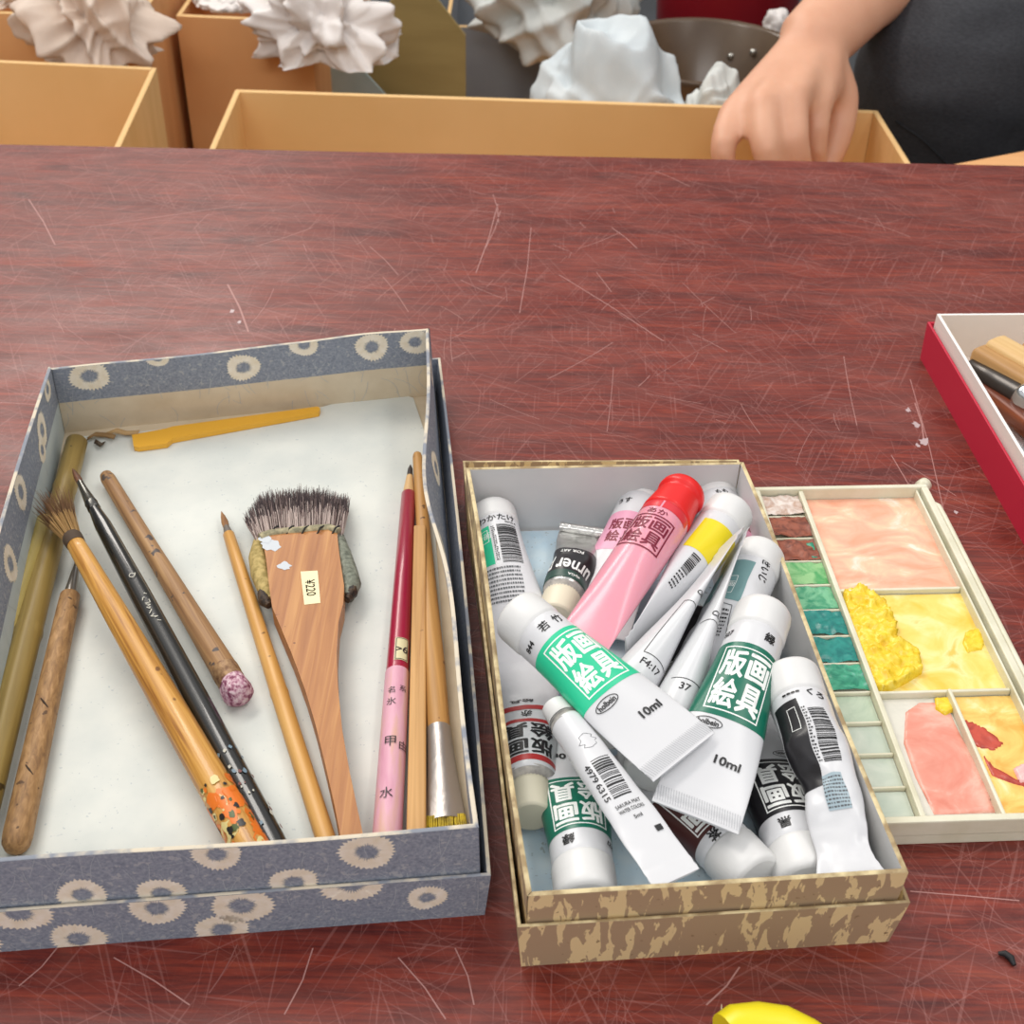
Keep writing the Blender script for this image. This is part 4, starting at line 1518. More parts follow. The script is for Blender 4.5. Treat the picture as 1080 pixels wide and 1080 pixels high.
GRN2 = pm('mid_green_paint', [(0.35, '2f8d68'), (0.6, '79bb92')], (150, 150, 150))
TEALP = pm('teal_paint', [(0.35, '0f6f6c'), (0.6, '2a8f85')], (200, 200, 200))
TEALG = pm('teal_green_paint', [(0.35, '187a62'), (0.55, '4aa886'), (0.7, '8fb8b8')], (150, 150, 150))
SAGE = pm('pale_sage_film', [(0.35, 'a9bca6'), (0.65, 'c3cfbb')], (70, 70, 70))
SAGE2 = pm('pale_grey_green_film', [(0.35, 'b5c2b4'), (0.65, 'c8d0c3')], (70, 70, 70))

paint('paint_film', [(0.0014, 0.0024), (um, 0.0024), (um, D1 - 0.001), (0.0014, D1 - 0.001)], FZ + 0.0001, 0.0004, 60, PEACH, 1)
paint('paint_film', [(0.0014, D1 + 0.001), (um, D1 + 0.001), (um, D2 - 0.001), (0.0014, D2 - 0.001)], FZ + 0.0001, 0.0004, 70, YELF, 2)
paint('paint_film', [(0.0278, D2 + 0.001), (um, D2 + 0.001), (um, PL - 0.003), (0.0278, PL - 0.003)], FZ + 0.0001, 0.0005, 70, ORY, 3)
paint('paint_film', [(0.0014, D2 + 0.001), (0.026, D2 + 0.001), (0.026, PL - 0.003), (0.0014, PL - 0.003)], FZ + 0.00005, 0.0002, 70, pm('faint_grey_film', [(0.35, 'd2d0c4'), (0.6, 'dfdcd0')], (60, 60, 60)), 4)
paint('paint_blob', pix([(955, 752), (968, 743), (985, 742), (1000, 748), (1010, 770), (1026, 800), (1040, 830), (1050, 858), (985, 860), (965, 820), (953, 785)], FZ), FZ + 0.0003, 0.0007, 80, PINKF, 5, edge=1)
paint('paint_blob', pix([(888, 627), (912, 624), (934, 642), (944, 662), (946, 678), (968, 690), (972, 712), (955, 722), (930, 735), (912, 722), (905, 690), (893, 655)], FZ), FZ + 0.0003, 0.0038, 230, YELI, 6, cell=0.0008, edge=1)
paint('paint_blob', pix([(1014, 680), (1018, 668), (1034, 664), (1040, 672), (1036, 686), (1020, 690)], FZ), FZ + 0.0002, 0.0011, 150, YELI, 7, cell=0.0008, edge=1)
paint('paint_blob', pix([(985, 738), (1003, 737), (1006, 752), (996, 757), (986, 750)], FZ), FZ + 0.0008, 0.0012, 150, YELI, 8, cell=0.0008, edge=1)
paint('paint_blob', pix([(1014, 760), (1032, 766), (1052, 780), (1058, 786), (1048, 794), (1030, 790), (1020, 778)], FZ), FZ + 0.0003, 0.0010, 150, DRED, 9, cell=0.0009, edge=1)
paint('paint_blob', pix([(1032, 792), (1050, 812), (1078, 826), (1092, 836), (1070, 828), (1046, 820)], FZ), FZ + 0.0004, 0.0007, 150, DRED, 10, cell=0.0009, edge=1)
paint('paint_blob', pix([(1068, 812), (1080, 806), (1095, 812), (1095, 826), (1075, 828)], FZ), FZ + 0.0005, 0.0012, 120, pm('pale_pink_paint', [(0.35, 'e5a3a3'), (0.6, 'efc4c0')]), 11, cell=0.0009, edge=1)
u0w, u1w = PW0 + 0.0024, -0.001
wells = [(PALEP, 0.0022, 1), (BRNP, 0.0022, 1), (BRNP, 0.0018, 1), (GRN1, 0.0016, 0), (GRN2, 0.0014, 0), (TEALP, 0.0022, 0), (TEALP, 0.0020, 0), (TEALG, 0.0018, 0),
         (SAGE, 0.0003, 0), (SAGE2, 0.0002, 0), (SAGE2, 0.0002, 0), (SAGE2, 0.0002, 0)]
for k, (m, amp, ed) in enumerate(wells):
    v0 = 0.0022 + wl_ * k + 0.0008
    v1 = v0 + wl_ - 0.0016
    paint('well_paint', [(u0w, v0), (u1w, v0), (u1w, v1), (u0w, v1)], 0.0064, amp, 150, m, 20 + k, cell=0.001, edge=0)
paint('well_paint', [(-0.005, 0.0335), (-0.001, 0.0335), (-0.001, 0.0440), (-0.004, 0.0440)], 0.0070, 0.0012, 150, TEALG, 40, cell=0.001, edge=1)

# ------------------------------------------------------------------ carving tools in the white box
TG = 'carving tools in the white box'


def tool_frame(a, b):
    A, B = at(*a), at(*b)
    return (B - A).length, frame(A, B - A)


def slab(mb, L, prof, mi=0, y0=0.0):
    """rounded bar: prof [(y, half-width, half-height)]"""
    rs = []
    for y, a, b in prof:
        ring = []
        for j in range(24):
            an = 2 * math.pi * j / 24
            c, s = math.cos(an), math.sin(an)
            ring.append((a * math.copysign(abs(c) ** 0.45, c), y, b * math.copysign(abs(s) ** 0.45, s)))
        rs.append(ring)
    mb.rings(rs, mi, True)


L, M = tool_frame((1046, 366, 0.021), (1150, 425, 0.020))
t = thing('carving_tool', 'pale wooden carving tool handle lying topmost along the far wall', 'carving tool', M, TG)
mb = MB()
slab(mb, L, [(0, .0055, .005), (0.0015, .0068, .006), (L * 0.6, .0070, .0062), (L, .006, .0055)])
mb.build('handle', [wood('pale_maple', 'd2aa70', 'e3c189', None, 300, 12, 0.5)], t)
L, M = tool_frame((1031, 374, 0.0185), (1145, 440, 0.018))
t = thing('carving_tool', 'tan wooden carving tool handle just in front of the pale one', 'carving tool', M, TG)
mb = MB()
slab(mb, L, [(0, .0050, .0045), (0.0015, .0062, .0058), (L, .0064, .006)])
mb.build('handle', [wood('tan_beech', 'a87c49', 'c79c66', None, 300, 12, 0.5)], t)
L, M = tool_frame((1022, 386, 0.015), (1130, 448, 0.0150))
t = thing('carving_knife', 'dark steel barrelled knife with polished chrome bolster', 'knife', M, TG)
mb = MB()
mb.lathe([(0, .0034), (0.0006, .0042), (0.018, .0052), (0.030, .0056)], 28)
mb.build('barrel', [mat('gunmetal', '54504d', 0.3, 0.8)], t)
mb = MB()
mb.lathe([(0.0295, .0056), (0.031, .0072), (0.034, .0078), (0.040, .0076), (0.046, .0066)], 32)
mb.build('bolster', [mat('chrome', 'd9dbdd', 0.08, 1.0)], t)
mb = MB()
mb.lathe([(0.0455, .0052), (L, .0048)], 28)
mb.build('grip', [mat('gunmetal', '54504d', 0.3, 0.8)], t)
L, M = tool_frame((1026, 398, 0.009), (1128, 476, 0.0085))
t = thing('carving_tool', 'reddish brown wooden tool handle under the chrome knife', 'carving tool', M, TG)
mb = MB()
slab(mb, L, [(0, .0060, .004), (0.0015, .0075, .0050), (L, .0080, .0054)])
mb.build('handle', [wood('red_brown_wood', '5d2a1a', '8d4a2c', '753a22', 260, 14, 0.4)], t)
L, M = tool_frame((1056, 448, 0.006), (1120, 520, 0.006))
t = thing('carving_knife', 'bright steel blade lying low at the side of the red-brown handle', 'knife', M, TG)
mb = MB()
mb.prism([(-0.003, 0), (0.003, 0.003), (0.0045, L), (-0.0045, L)], -0.0006, 0.0006)
mb.build('blade', [mat('bright_steel', 'c9cbcc', 0.2, 1.0)], t, bevel=0.0003)
L, M = tool_frame((1078, 368, 0.016), (1150, 392, 0.016))
t = thing('carving_tool', 'orange-brown wooden tool end just entering at the frame edge by the far wall', 'carving tool', M, TG)
mb = MB()
slab(mb, L, [(0, .0030, .003), (0.001, .0042, .0042), (L, .0046, .0046)])
mb.build('handle', [wood('orange_brown_wood', 'a86f35', 'c48d4e', None, 300, 12, 0.5)], t)

# ------------------------------------------------------------------ small things on the bare table
P = at(1063, 1012, 0.001)
mb = MB()
mb.tube([Vector(p) for p in ((-0.0022, 0.0022, 0.0008), (-0.0004, 0.0019, 0.0012), (0.0010, 0.0004, 0.0012), (0.0014, -0.0018, 0.0009))], [0.0005, 0.0010, 0.0011, 0.0006], 10)
o = mb.build('black_crumb', [mat('black_rubber', '17171a', 0.6)])
o.location = (P.x, P.y, 0)
tag(o, 'tiny black curved crumb lying alone on the bare table near the box corner', 'crumb')

A, B = at(800, 1090, 0.006), at(860, 1150, 0.006)
t = thing('plastic_tool', 'yellow rounded plastic tool end rising into view at the very front of the table', 'tool', Vector((at(805, 1092, 0).x, at(805, 1092, 0).y, 0)))
o_ = t.location.copy()
mb = MB()
pp = [at(x, y, 0.009) - o_ for x, y in ((766, 1093), (775, 1088), (800, 1086), (826, 1089), (850, 1099), (890, 1120))]
mb.tube(pp, [0.0062, 0.0070, 0.0072, 0.0070, 0.0064, 0.005], 20, flat=1.05)
mb.build('grip', [mat('bright_yellow_plastic', 'e9d81c', 0.35)], t)
A, B = at(761, 1059, 0.010), at(762, 1110, 0.002)
M = frame(A, B - A)
t = thing('toothpick', 'thin pale pointed stick beside the yellow handle at the front', 'stick', M)
L = (B - A).length
mb = MB()
mb.lathe([(0, 0.0001), (0.004, 0.0006), (L, 0.0008)], 10)
mb.build('stick_body', [mat('pale_stick', 'c9b9a4', 0.6)], t)

# ------------------------------------------------------------------ cartons and papers behind the table
CARD = nmat('tan_corrugated_board', [(0.3, 'e0b677'), (0.7, 'ebc388')], (6, 60, 6), rough=0.75)
CARDO = nmat('orange_corrugated_board', [(0.3, 'd59a63'), (0.7, 'e0aa73')], (6, 60, 6), rough=0.75)
CARDE = mat('pale_board_edge', 'e3bb80', 0.75)
FLZ = -0.45


def carton(name, label, C, ztop, m=CARD, zbot=FLZ, flap=None, cat='carton'):
    c = sum((Vector(p) for p in C), Vector((0, 0))) / 4
    t = thing(name, label, cat, Vector((c.x, c.y, zbot)), None)
    mb, of, inf_ = quad_box('carton', t, C, C, zbot + 0.001, ztop, 0.0045, None, nu=4, nv=4)
    local(mb, t).build('carton_walls', [m, m, m, CARDE], t)
    if flap:
        mb = MB()
        p = [(q.x - c.x, q.y - c.y) for q in flap]
        mb.prism(p, ztop - zbot - 0.004, ztop - zbot)
        mb.build('flap', [CARDO], t)
    return t


carton('cardboard_carton', 'wide empty tan carton the hand reaches into behind the table', [(-0.234, 0.836), (0.302, 0.836), (0.296, 1.071), (-0.2396, 1.0885)], -0.06,
       flap=[at(972, 178, -0.058), at(1000, 172, -0.058), at(1080, 157, -0.058), at(1170, 142, -0.058), at(1170, 205, -0.058), at(972, 205, -0.058)][::-1])
carton('cardboard_carton', 'tan open carton at the far left behind the table', [(-0.76, 0.836), (-0.2965, 0.836), (-0.3166, 1.137), (-0.76, 1.170)], -0.06)
zc = atY(60, 14, 1.26).z
xc0, xc1 = atY(-150, 20, 1.26).x, atY(150, 20, 1.26).x
carton('cardboard_carton', 'orange-brown carton under the beige tissue, behind the left carton', [(xc0, 1.262), (xc1, 1.250), (xc1 + 0.0, 1.62), (xc0, 1.64)], zc, CARDO)
zd = atY(250, 20, 1.34).z
xd0, xd1 = max(atY(172, 60, 1.34).x, xc1 + 0.010), atY(331, 60, 1.34).x
carton('cardboard_carton', 'orange-brown carton carrying white tissue behind the gap between front cartons', [(xd0, 1.345), (xd1, 1.335), (xd1 + 0.02, 1.70), (xd0 + 0.002, 1.70)], zd, CARDO)


def stand_sheet(name, label, cat, px, Y, th, m, lean=0.0):
    P = [atY(x, y, Y) for x, y in px]
    zb = min(p.z for p in P)
    o = Vector((sum(p.x for p in P) / len(P), Y, zb))
    mb = MB()
    n = len(P)
    a = [(p.x - o.x, lean * (p.z - zb), p.z - zb) for p in P]
    b = [(x, y + th, z) for x, y, z in a]
    mb.add(a + b, [[j, (j + 1) % n, n + (j + 1) % n, n + j] for j in range(n)], 0, False)
    mb.add(a, [list(range(n))], 0, False)
    mb.add(b, [list(range(n))[::-1]], 0, False)
    ob = mb.build(name, [m])
    ob.location = o
    return tag(ob, label, cat)


OLIVE = nmat('olive_brown_board', [(0.3, '8d7a4a'), (0.7, '9d8a56')], (8, 8, 40), rough=0.8)


def down(px, py, Y):
    """pixel row where a sheet at depth Y meets the floor"""
    for y in range(int(py), 900, 4):
        if atY(px, y, Y).z <= FLZ:
            return y
    return 900


yb = down(430, 90, 1.46)
stand_sheet('cardboard_sheet', 'olive cardboard sheet with a cut corner standing beside the white tissue', 'cardboard',
            [(372, yb), (372, 60), (440, -40), (452, -12), (491, 38), (492, yb)], 1.46, 0.006, OLIVE)
yb = down(380, 90, 1.42)
stand_sheet('plastic_sheet', 'pale blue-grey sheet peeking out between carton and olive cardboard', 'sheet',
            [(348, yb), (348, 56), (368, 58), (410, 104), (410, yb)], 1.42, 0.004, nmat('pale_blue_grey_sheet', [(0.3, '8fa3a6'), (0.7, 'a9b9ba')], (20, 20, 20), rough=0.5))
yb = down(1070, 60, 1.85)
stand_sheet('cardboard_sheet', 'olive cardboard sheet standing behind the dark jeans', 'cardboard',
            [(1020, yb), (1020, -40), (1180, -40), (1180, yb)], 1.85, 0.006, OLIVE)

# dark grey crate and a low carton that hold up the wrapping papers
GCR = nmat('dark_grey_crate_plastic', [(0.3, '8b8f95'), (0.7, '989ca1')], (10, 10, 10), rough=0.5)
zg = atY(560, 30, 1.72).z
x0, x1 = atY(470, 60, 1.72).x, atY(672, 60, 1.72).x
carton('plastic_crate', 'dark grey crate under the topmost grey-white paper', [(x0, 1.72), (x1, 1.72), (x1, 2.0), (x0, 2.0)], zg, GCR, cat='crate')
x0, x1 = atY(548, 100, 1.22).x, atY(850, 100, 1.22).x
zs = atY(680, 112, 1.60).z
low = thing('cardboard_carton', 'low closed carton behind the wide one, under the pale papers and brown bowl', 'carton', Vector(((x0 + x1) / 2, 1.36, FLZ)))
mb = MB()
mb.box((0, 0, (zs - FLZ) / 2), (x1 - x0, 0.50, zs - FLZ))
mb.build('carton_walls', [CARDO], low, bevel=0.003)


def crumple(name, label, c, r, seed, m, group, amp=0.35, freq=2.2, sub=5, squash=0.0):
    bm = bmesh.new()
    bmesh.ops.create_icosphere(bm, subdivisions=sub, radius=1.0)
    sd = Vector((seed * 3.7, seed * 1.3, seed * 2.1))
    zmin = 1
    for v in bm.verts:
        p = v.co.copy()
        p = Vector([math.copysign(abs(c) ** 0.8, c) for c in p])
        q = Vector((p.x * r[0], p.y * r[1], p.z * r[2]))
        rm = min(r)
        w = noise.noise_vector(q * (0.6 / rm) + sd)
        d = 0.0
        for k, (ang, tl, kf, am) in enumerate(((0.5, 0.4, 0.75, 0.62), (1.9, -0.5, 0.95, 0.5), (2.7, 0.9, 1.7, 0.24), (1.1, 0.1, 2.6, 0.12))):
            ang += seed * 0.7
            D = Vector((math.cos(ang), math.sin(ang) * 0.5, tl)).normalized()
            sx = q.dot(D) / rm * kf * freq + w.x * 0.5
            rest_ = (q - D * q.dot(D)) / rm * kf * freq * 0.38 + w * 0.3
            n_ = noise.noise(Vector((sx * 1.5 + seed * 5.1 + k * 9, rest_.x + rest_.z, rest_.y - rest_.z * 0.5 + k * 3)))
            d += am * (0.30 - abs(n_) * 1.9)
        e = (q + w * rm * 0.2) * (freq / rm)
        d3 = noise.voronoi(e * 1.5 + sd * 3)[0]
        d += 0.20 * (d3[0] - 0.4)
        q = q + q.normalized() * (rm * amp * d)
        if q.z < -r[2] * 0.55:
            q.z = -r[2] * 0.55 + (q.z + r[2] * 0.55) * 0.12
        v.co = q
        zmin = min(zmin, q.z)
    for v in bm.verts:
        v.co.z -= zmin
    me = bpy.data.meshes.new(name)
    bm.to_mesh(me)
    bm.free()
    for p in me.polygons:
        p.use_smooth = True
    me.materials.append(m)
    o = bpy.data.objects.new(name, me)
    COL.objects.link(o)
    o.location = (c.x, c.y, c.z)
    return tag(o, label, 'paper', group)


TB = nmat('beige_tissue', [(0.3, 'd3bfae'), (0.7, 'e3d3c6')], (20, 20, 20), rough=0.7)
TW = nmat('white_tissue', [(0.3, 'dcd5d1'), (0.7, 'ece7e4')], (20, 20, 20), rough=0.6)
TGR = nmat('grey_white_paper', [(0.3, 'bcc0bd'), (0.7, 'd6d8d4')], (20, 20, 20), rough=0.6)
TBL = nmat('pale_blue_white_paper', [(0.3, 'bcc6cb'), (0.7, 'd0d6d8')], (20, 20, 20), rough=0.6)
PG = 'crumpled wrapping papers behind the table'


def rest(px, py, Y, z):
    p = atY(px, py, Y)
    return Vector((p.x, Y, z))


def paper(label, x0, x1, ytop, ybase, Y, depth, seed, m, amp=1.0, freq=1.0, zbase=None, sub=6):
    a, b = atY(x0, ybase, Y), atY(x1, ybase, Y)
    top = atY((x0 + x1) / 2, ytop, Y).z
    zb = a.z if zbase is None else zbase
    return crumple('crumpled_paper', label, Vector(((a.x + b.x) / 2, Y, zb)), ((b.x - a.x) / 2 / 1.08, depth, (top - zb) / 1.55), seed, m, PG, amp, freq, sub)


paper('crumpled beige tissue slumped over the edge of the orange-brown left carton', 30, 178, -38, 62, 1.225, 0.045, 1, TB)
paper('flat beige tissue at the picture corner left of the crumpled one', -45, 62, -22, 19, 1.31, 0.05, 2, TB, zbase=zc)
paper('crumpled white tissue hanging over the front of the orange-brown carton', 262, 425, -28, 62, 1.312, 0.04, 3, TW)
paper('thin white tissue lying on top of the orange-brown carton', 205, 320, -16, 24, 1.42, 0.07, 4, TW, zbase=zd)
paper('crumpled grey-white paper on the dark grey crate', 480, 672, -60, 52, 1.66, 0.075, 5, TGR)
paper('large pale blue-white paper bunched right behind the wide carton', 556, 728, 42, 140, 1.19, 0.055, 6, TBL, 0.7, 0.7, zs, 6)
paper('lower pale paper between the large paper and the hand', 712, 792, 80, 140, 1.155, 0.03, 8, TGR, 0.7, 0.9, zs, 6)
paper('small white paper scrap on the rim of the brown bowl', 803, 832, 12, 40, 1.50, 0.016, 9, TW, 0.7, 0.8, None, 4)

# brown bowl and red bucket
bc = atY(745, 54, 1.42)
t = thing('enamel_bowl', 'glossy dark brown bowl behind the pale papers, left of the forearm', 'bowl', Vector((bc.x, 1.42, zs)))
mb = MB()
R_ = 0.098
prof = [(0.0, 0.045), (0.006, 0.055), (0.03, 0.082), (0.075, R_), (0.078, R_ + 0.003), (0.080, R_ + 0.001), (0.078, R_ - 0.003), (0.032, 0.078), (0.010, 0.053), (0.006, 0.02), (0.006, 0.0005)]
kz = (bc.z - zs) / 0.078
prof = [(y * kz, r_ * 1.05) for y, r_ in prof]
mb.lathe(prof, 56, 0)
mb.v = [(x, z, y) for x, y, z in mb.v]
ob = mb.build('bowl_body', [nmat('brown_enamel', [(0.3, '4d3b2c'), (0.7, '63503c')], (12, 12, 12), rough=0.25)], t)
for dx, dz in ((0.040, 0.058 * kz), (0.062, 0.064 * kz)):
    rv = MB()
    rv.lathe([(0.0, 0.0045), (0.001, 0.0045), (0.0024, 0.003), (0.0028, 0.0008)], 16)
    yy = math.sqrt(max(0, (0.092) ** 2 - dx ** 2))
    rv.v = [(x + dx, -y + yy, z + dz) for x, y, z in rv.v]
    rv.build('rivet', [mat('rivet_steel', 'b9b6ae', 0.2, 0.9)], t)
rc = atY(766, 10, 1.95)
t = thing('bucket', 'dark red bucket on the floor behind the brown bowl', 'bucket', Vector((rc.x, 1.95, FLZ)))
mb = MB()
mb.lathe([(0.0, 0.085), (0.004, 0.09), (0.30, 0.105), (0.34, 0.106), (0.345, 0.109), (0.35, 0.106), (0.34, 0.102), (0.30, 0.101), (0.01, 0.086), (0.008, 0.001)], 48)
mb.v = [(x, z, y) for x, y, z in mb.v]
mb.build('bucket_shell', [mat('dark_red_plastic', '8f1420', 0.4)], t)


# ------------------------------------------------------------------ the person
def remeshed(mb, name, vox, mats, parent, smooth_it=6):
    tmp = mb.build('tmp', mats, None)
    rm = tmp.modifiers.new('r', 'REMESH')
    rm.mode = 'VOXEL'
    rm.voxel_size = vox
    rm.use_smooth_shade = True
    sm = tmp.modifiers.new('s', 'SMOOTH')
    sm.factor = 0.5
    sm.iterations = smooth_it
    dg = bpy.context.evaluated_depsgraph_get()
    dg.update()
    me = bpy.data.meshes.new_from_object(tmp.evaluated_get(dg))
    bpy.data.objects.remove(tmp)
    me.name = name
    me.materials.clear()
    for m in (mats if isinstance(mats, list) else [mats]):
        me.materials.append(m)
    for p in me.polygons:
        p.use_smooth = True
    o = bpy.data.objects.new(name, me)
    COL.objects.link(o)
    if parent:
        o.parent = parent
    return o


SKIN = nmat('skin', [(0.3, 'd29a7c'), (0.7, 'dba789')], (25, 25, 25), rough=0.5)
SKIN.node_tree.nodes['Principled BSDF'].inputs['Subsurface Weight'].default_value = 0.15
SKIN.node_tree.nodes['Principled BSDF'].inputs['Subsurface Radius'].default_value = (0.012, 0.005, 0.003)
SKIN.node_tree.nodes['Principled BSDF'].inputs['Subsurface Scale'].default_value = 0.4
PB = Vector((0.80, 1.62, FLZ))
person = thing('person', 'person in dark jeans reaching a bare forearm and hand into the carton', 'person', PB)


def ball(mb, c, r):
    c = Vector(c)
    mb.tube([c + Vector((0, 0, -r)) * k for k in (1, 0.87, 0.5, 0, -0.5, -0.87, -1)], [max(r * s, 1e-4) for s in (0.02, 0.5, 0.87, 1, 0.87, 0.5, 0.02)], 16, up=(0, 1, 0))


def limb(mb, pts, rad, flat=1.0, up=(0, 0, 1)):
    """smooth tapered limb through joints"""
    P, Rr = [], []
    n = len(pts)
    for i in range(n - 1):
        p0, p1, p2, p3 = pts[max(i - 1, 0)], pts[i], pts[i + 1], pts[min(i + 2, n - 1)]
        for k in range(6):
            t_ = k / 6
            P.append(0.5 * ((2 * p1) + (p2 - p0) * t_ + (2 * p0 - 5 * p1 + 4 * p2 - p3) * t_ * t_ + (3 * p1 - p0 - 3 * p2 + p3) * t_ ** 3))
            Rr.append(rad[i] * (1 - t_) + rad[i + 1] * t_)
    P.append(pts[-1])
    Rr.append(rad[-1])
    mb.tube(P, Rr, 18, flat=flat, up=up)
    for p, r in ((pts[0], rad[0]), (pts[-1], rad[-1])):
        ball(mb, p, r * min(flat, 1) * 0.98)


def j(px, py, Y):
    return atY(px, py, Y) - PB


mb = MB()
wr = j(852, 50, 1.065)
el = j(1015, -95, 1.28)
sh = Vector((0.60, 1.56, 0.16)) - PB
limb(mb, [wr, j(905, -2, 1.13), j(955, -45, 1.20), el], [0.0290, 0.0330, 0.0420, 0.0460], 0.86, up=(0.3, -0.6, 1))
limb(mb, [el, (el + sh) / 2, sh], [0.046, 0.052, 0.060])
MC = [(772, 124, 0.985), (804, 114, 0.978), (836, 106, 0.985), (864, 108, 1.005)]
for k, (x, y, Y) in enumerate(MC):
    rr = (0.0125, 0.0138, 0.0138, 0.0125)[k]
    wk = wr.lerp(j(835 + k * 12, 62, 1.055), 0.8)
    limb(mb, [wr, wk, j(x, y, Y)], [0.022, 0.0190, rr])
limb(mb, [j(800, 100, 1.01), j(835, 90, 1.015), j(872, 92, 1.03)], [0.013, 0.018, 0.015])
FG = [[(772, 124, .985), (762, 160, .958), (771, 196, .965), (786, 216, .985)],
      [(804, 114, .978), (808, 160, .948), (816, 200, .955), (824, 222, .978)],
      [(836, 106, .985), (840, 154, .960), (848, 194, .968), (853, 214, .988)],
      [(864, 108, 1.005), (861, 148, .990), (861, 182, .994), (860, 200, 1.008)]]
FR = [(.0122, .0105, .0092, .0080), (.0132, .0112, .0098, .0084), (.0130, .0110, .0096, .0083), (.0116, .0098, .0086, .0074)]
for f, r in zip(FG, FR):
    limb(mb, [j(*p) for p in f], list(r))
limb(mb, [j(872, 72, 1.055), j(886, 106, 1.045), j(882, 146, 1.028), j(872, 176, 1.015)], [0.018, 0.0155, 0.0125, 0.0095])
# neck and head, rest of the body under the clothes
ch = Vector((0.80, 1.64, 0.10)) - PB
limb(mb, [Vector((0, 0, 0.14)), Vector((0, 0.02, 0.30)), ch], [0.13, 0.115, 0.12])
sh2 = Vector((1.0, 1.64, 0.16)) - PB
limb(mb, [sh, ch + Vector((0, 0, 0.06)), sh2], [0.058, 0.085, 0.058])
hd = Vector((0.76, 1.53, 0.40)) - PB
limb(mb, [ch + Vector((0, 0, 0.08)), hd + Vector((0.01, 0.03, -0.09))], [0.06, 0.055])
limb(mb, [hd + Vector((0, 0.015, 0.035)), hd + Vector((-0.005, -0.005, -0.03)), hd + Vector((-0.01, -0.03, -0.085))], [0.088, 0.078, 0.048])
limb(mb, [hd + Vector((-0.02, -0.085, 0.01)), hd + Vector((-0.025, -0.105, -0.025))], [0.009, 0.014])
for s_ in (-1, 1):
    limb(mb, [hd + Vector((s_ * 0.083, 0.0, 0.015)), hd + Vector((s_ * 0.086, 0.005, -0.03))], [0.016, 0.010])
limb(mb, [sh2, Vector((1.12, 1.52, -0.08)) - PB, Vector((1.0, 1.30, -0.16)) - PB], [0.056, 0.048, 0.034])
kn = j(994, 92, 1.12)
hp = Vector((-0.10, 0, 0.13))
ft = Vector((0.37, 1.16, FLZ + 0.05)) - PB
limb(mb, [hp, (hp + kn) / 2 + Vector((0, 0, 0.02)), kn], [0.09, 0.075, 0.055])
limb(mb, [kn, (kn + ft) / 2 + Vector((0.01, 0.03, 0)), ft], [0.052, 0.05, 0.035])
limb(mb, [ft + Vector((0, 0.04, -0.01)), ft + Vector((-0.01, -0.04, -0.015)), ft + Vector((-0.02, -0.12, -0.025))], [0.036, 0.034, 0.024])
kn2 = Vector((1.0, 1.2, -0.12)) - PB
hp2 = Vector((0.10, 0, 0.13))
ft2 = Vector((0.95, 1.25, FLZ + 0.05)) - PB
limb(mb, [hp2, (hp2 + kn2) / 2, kn2], [0.09, 0.075, 0.055])
limb(mb, [kn2, (kn2 + ft2) / 2, ft2], [0.052, 0.05, 0.035])
limb(mb, [ft2 + Vector((0, 0.04, -0.01)), ft2 + Vector((0, -0.04, -0.015)), ft2 + Vector((0, -0.12, -0.025))], [0.036, 0.034, 0.024])
remeshed(mb, 'body', 0.0045, [SKIN], person, 5)

JEAN = nmat('dark_charcoal_denim', [(0.32, '26272c'), (0.68, '36373c')], (260, 260, 900), 4, rough=0.85, bump=(0.3, 0.0006))
mb = MB()
limb(mb, [hp, (hp + kn) / 2 + Vector((0, 0, 0.02)), kn + Vector((0.012, 0.02, 0.004))], [0.13, 0.112, 0.086])
limb(mb, [kn + Vector((0.012, 0.02, 0.004)), (kn + ft) / 2 + Vector((0.01, 0.03, 0)), ft + Vector((0, 0, 0.05))], [0.082, 0.072, 0.056])
limb(mb, [hp2, (hp2 + kn2) / 2, kn2], [0.12, 0.10, 0.078])
limb(mb, [kn2, (kn2 + ft2) / 2, ft2 + Vector((0, 0, 0.05))], [0.076, 0.07, 0.056])
limb(mb, [Vector((-0.09, 0, 0.135)), Vector((0, 0, 0.16)), Vector((0.09, 0, 0.135))], [0.12, 0.14, 0.12])
je = remeshed(mb, 'jeans', 0.009, [JEAN], person, 4)
for v in je.data.vertices:
    n = noise.fractal(Vector((v.co.x * 9, v.co.y * 9, v.co.z * 14)), 0.8, 2.0, 3)
    v.co += v.normal * (0.005 * n)
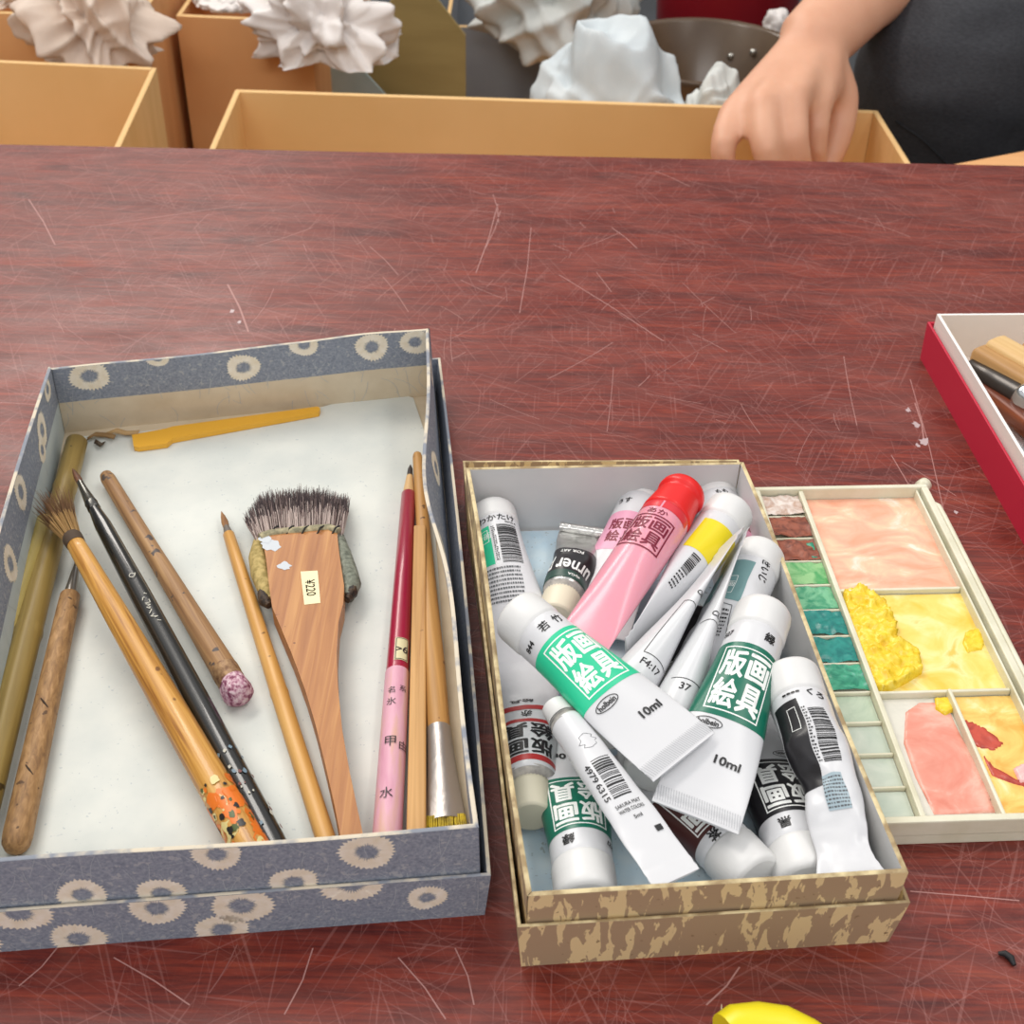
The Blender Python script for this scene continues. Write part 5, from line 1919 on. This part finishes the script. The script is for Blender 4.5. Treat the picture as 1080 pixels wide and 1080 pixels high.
# side seam of the jeans: a raised stitched welt found on the surface
sd = MB()
sp = []
dg = bpy.context.evaluated_depsgraph_get()
dg.update()
for px, py in ((945, 128), (956, 136), (966, 142), (976, 150), (984, 158), (992, 166), (1000, 174), (1008, 186)):
    d = (FW + RT * ((px - 540) / FPX) - UP * ((py - 540) / FPX)).normalized()
    hit, loc_, nrm, _ = je.ray_cast(CAM - PB, d)
    if hit:
        sp.append(loc_ - d * 0.0006)
if len(sp) > 2:
    sd.tube(sp, [0.0011] * len(sp), 8)
    for k in range(len(sp) - 1):
        for q_ in (0.25, 0.75):
            c_ = sp[k].lerp(sp[k + 1], q_)
            sd.tube([c_ + Vector((0.002, 0, 0.003)), c_ + Vector((0.003, -0.001, 0.006))], [0.0004, 0.0004], 5, 1)
    sd.build('seam', [mat('dark_seam', '1d1e22', 0.9), mat('grey_stitch', '6a6c70', 0.8)], je)
SHIRT = nmat('grey_shirt', [(0.3, '6d7076'), (0.7, '7d8086')], (200, 200, 200), rough=0.9)
mb = MB()
limb(mb, [Vector((0, 0, 0.20)), Vector((0, 0.02, 0.32)), ch], [0.135, 0.13, 0.135])
limb(mb, [sh, ch + Vector((0, 0, 0.06)), sh2], [0.068, 0.096, 0.068])
limb(mb, [sh, (el + sh) / 2], [0.070, 0.066])
limb(mb, [sh2, Vector((1.12, 1.54, -0.04)) - PB], [0.068, 0.062])
remeshed(mb, 'shirt', 0.009, [SHIRT], person, 4)
mb = MB()
limb(mb, [hd + Vector((0, 0.04, 0.055)), hd + Vector((0, 0.05, 0.0))], [0.088, 0.075])
remeshed(mb, 'hair', 0.009, [mat('black_hair', '1b1816', 0.6)], person, 4)
for s_ in (-1, 1):
    mb = MB()
    ball(mb, hd + Vector((s_ * 0.032 - 0.008, -0.078, 0.012)), 0.011)
    mb.build('eye', [mat('eye_white', 'e8e4de', 0.3)], person)
mb = MB()
mb.tube([hd + Vector((-0.036, -0.078, -0.06)), hd + Vector((-0.02, -0.084, -0.062)), hd + Vector((0.0, -0.076, -0.06))], [0.003, 0.006, 0.003], 10)
mb.build('mouth', [mat('lip', 'b4695c', 0.5)], person)
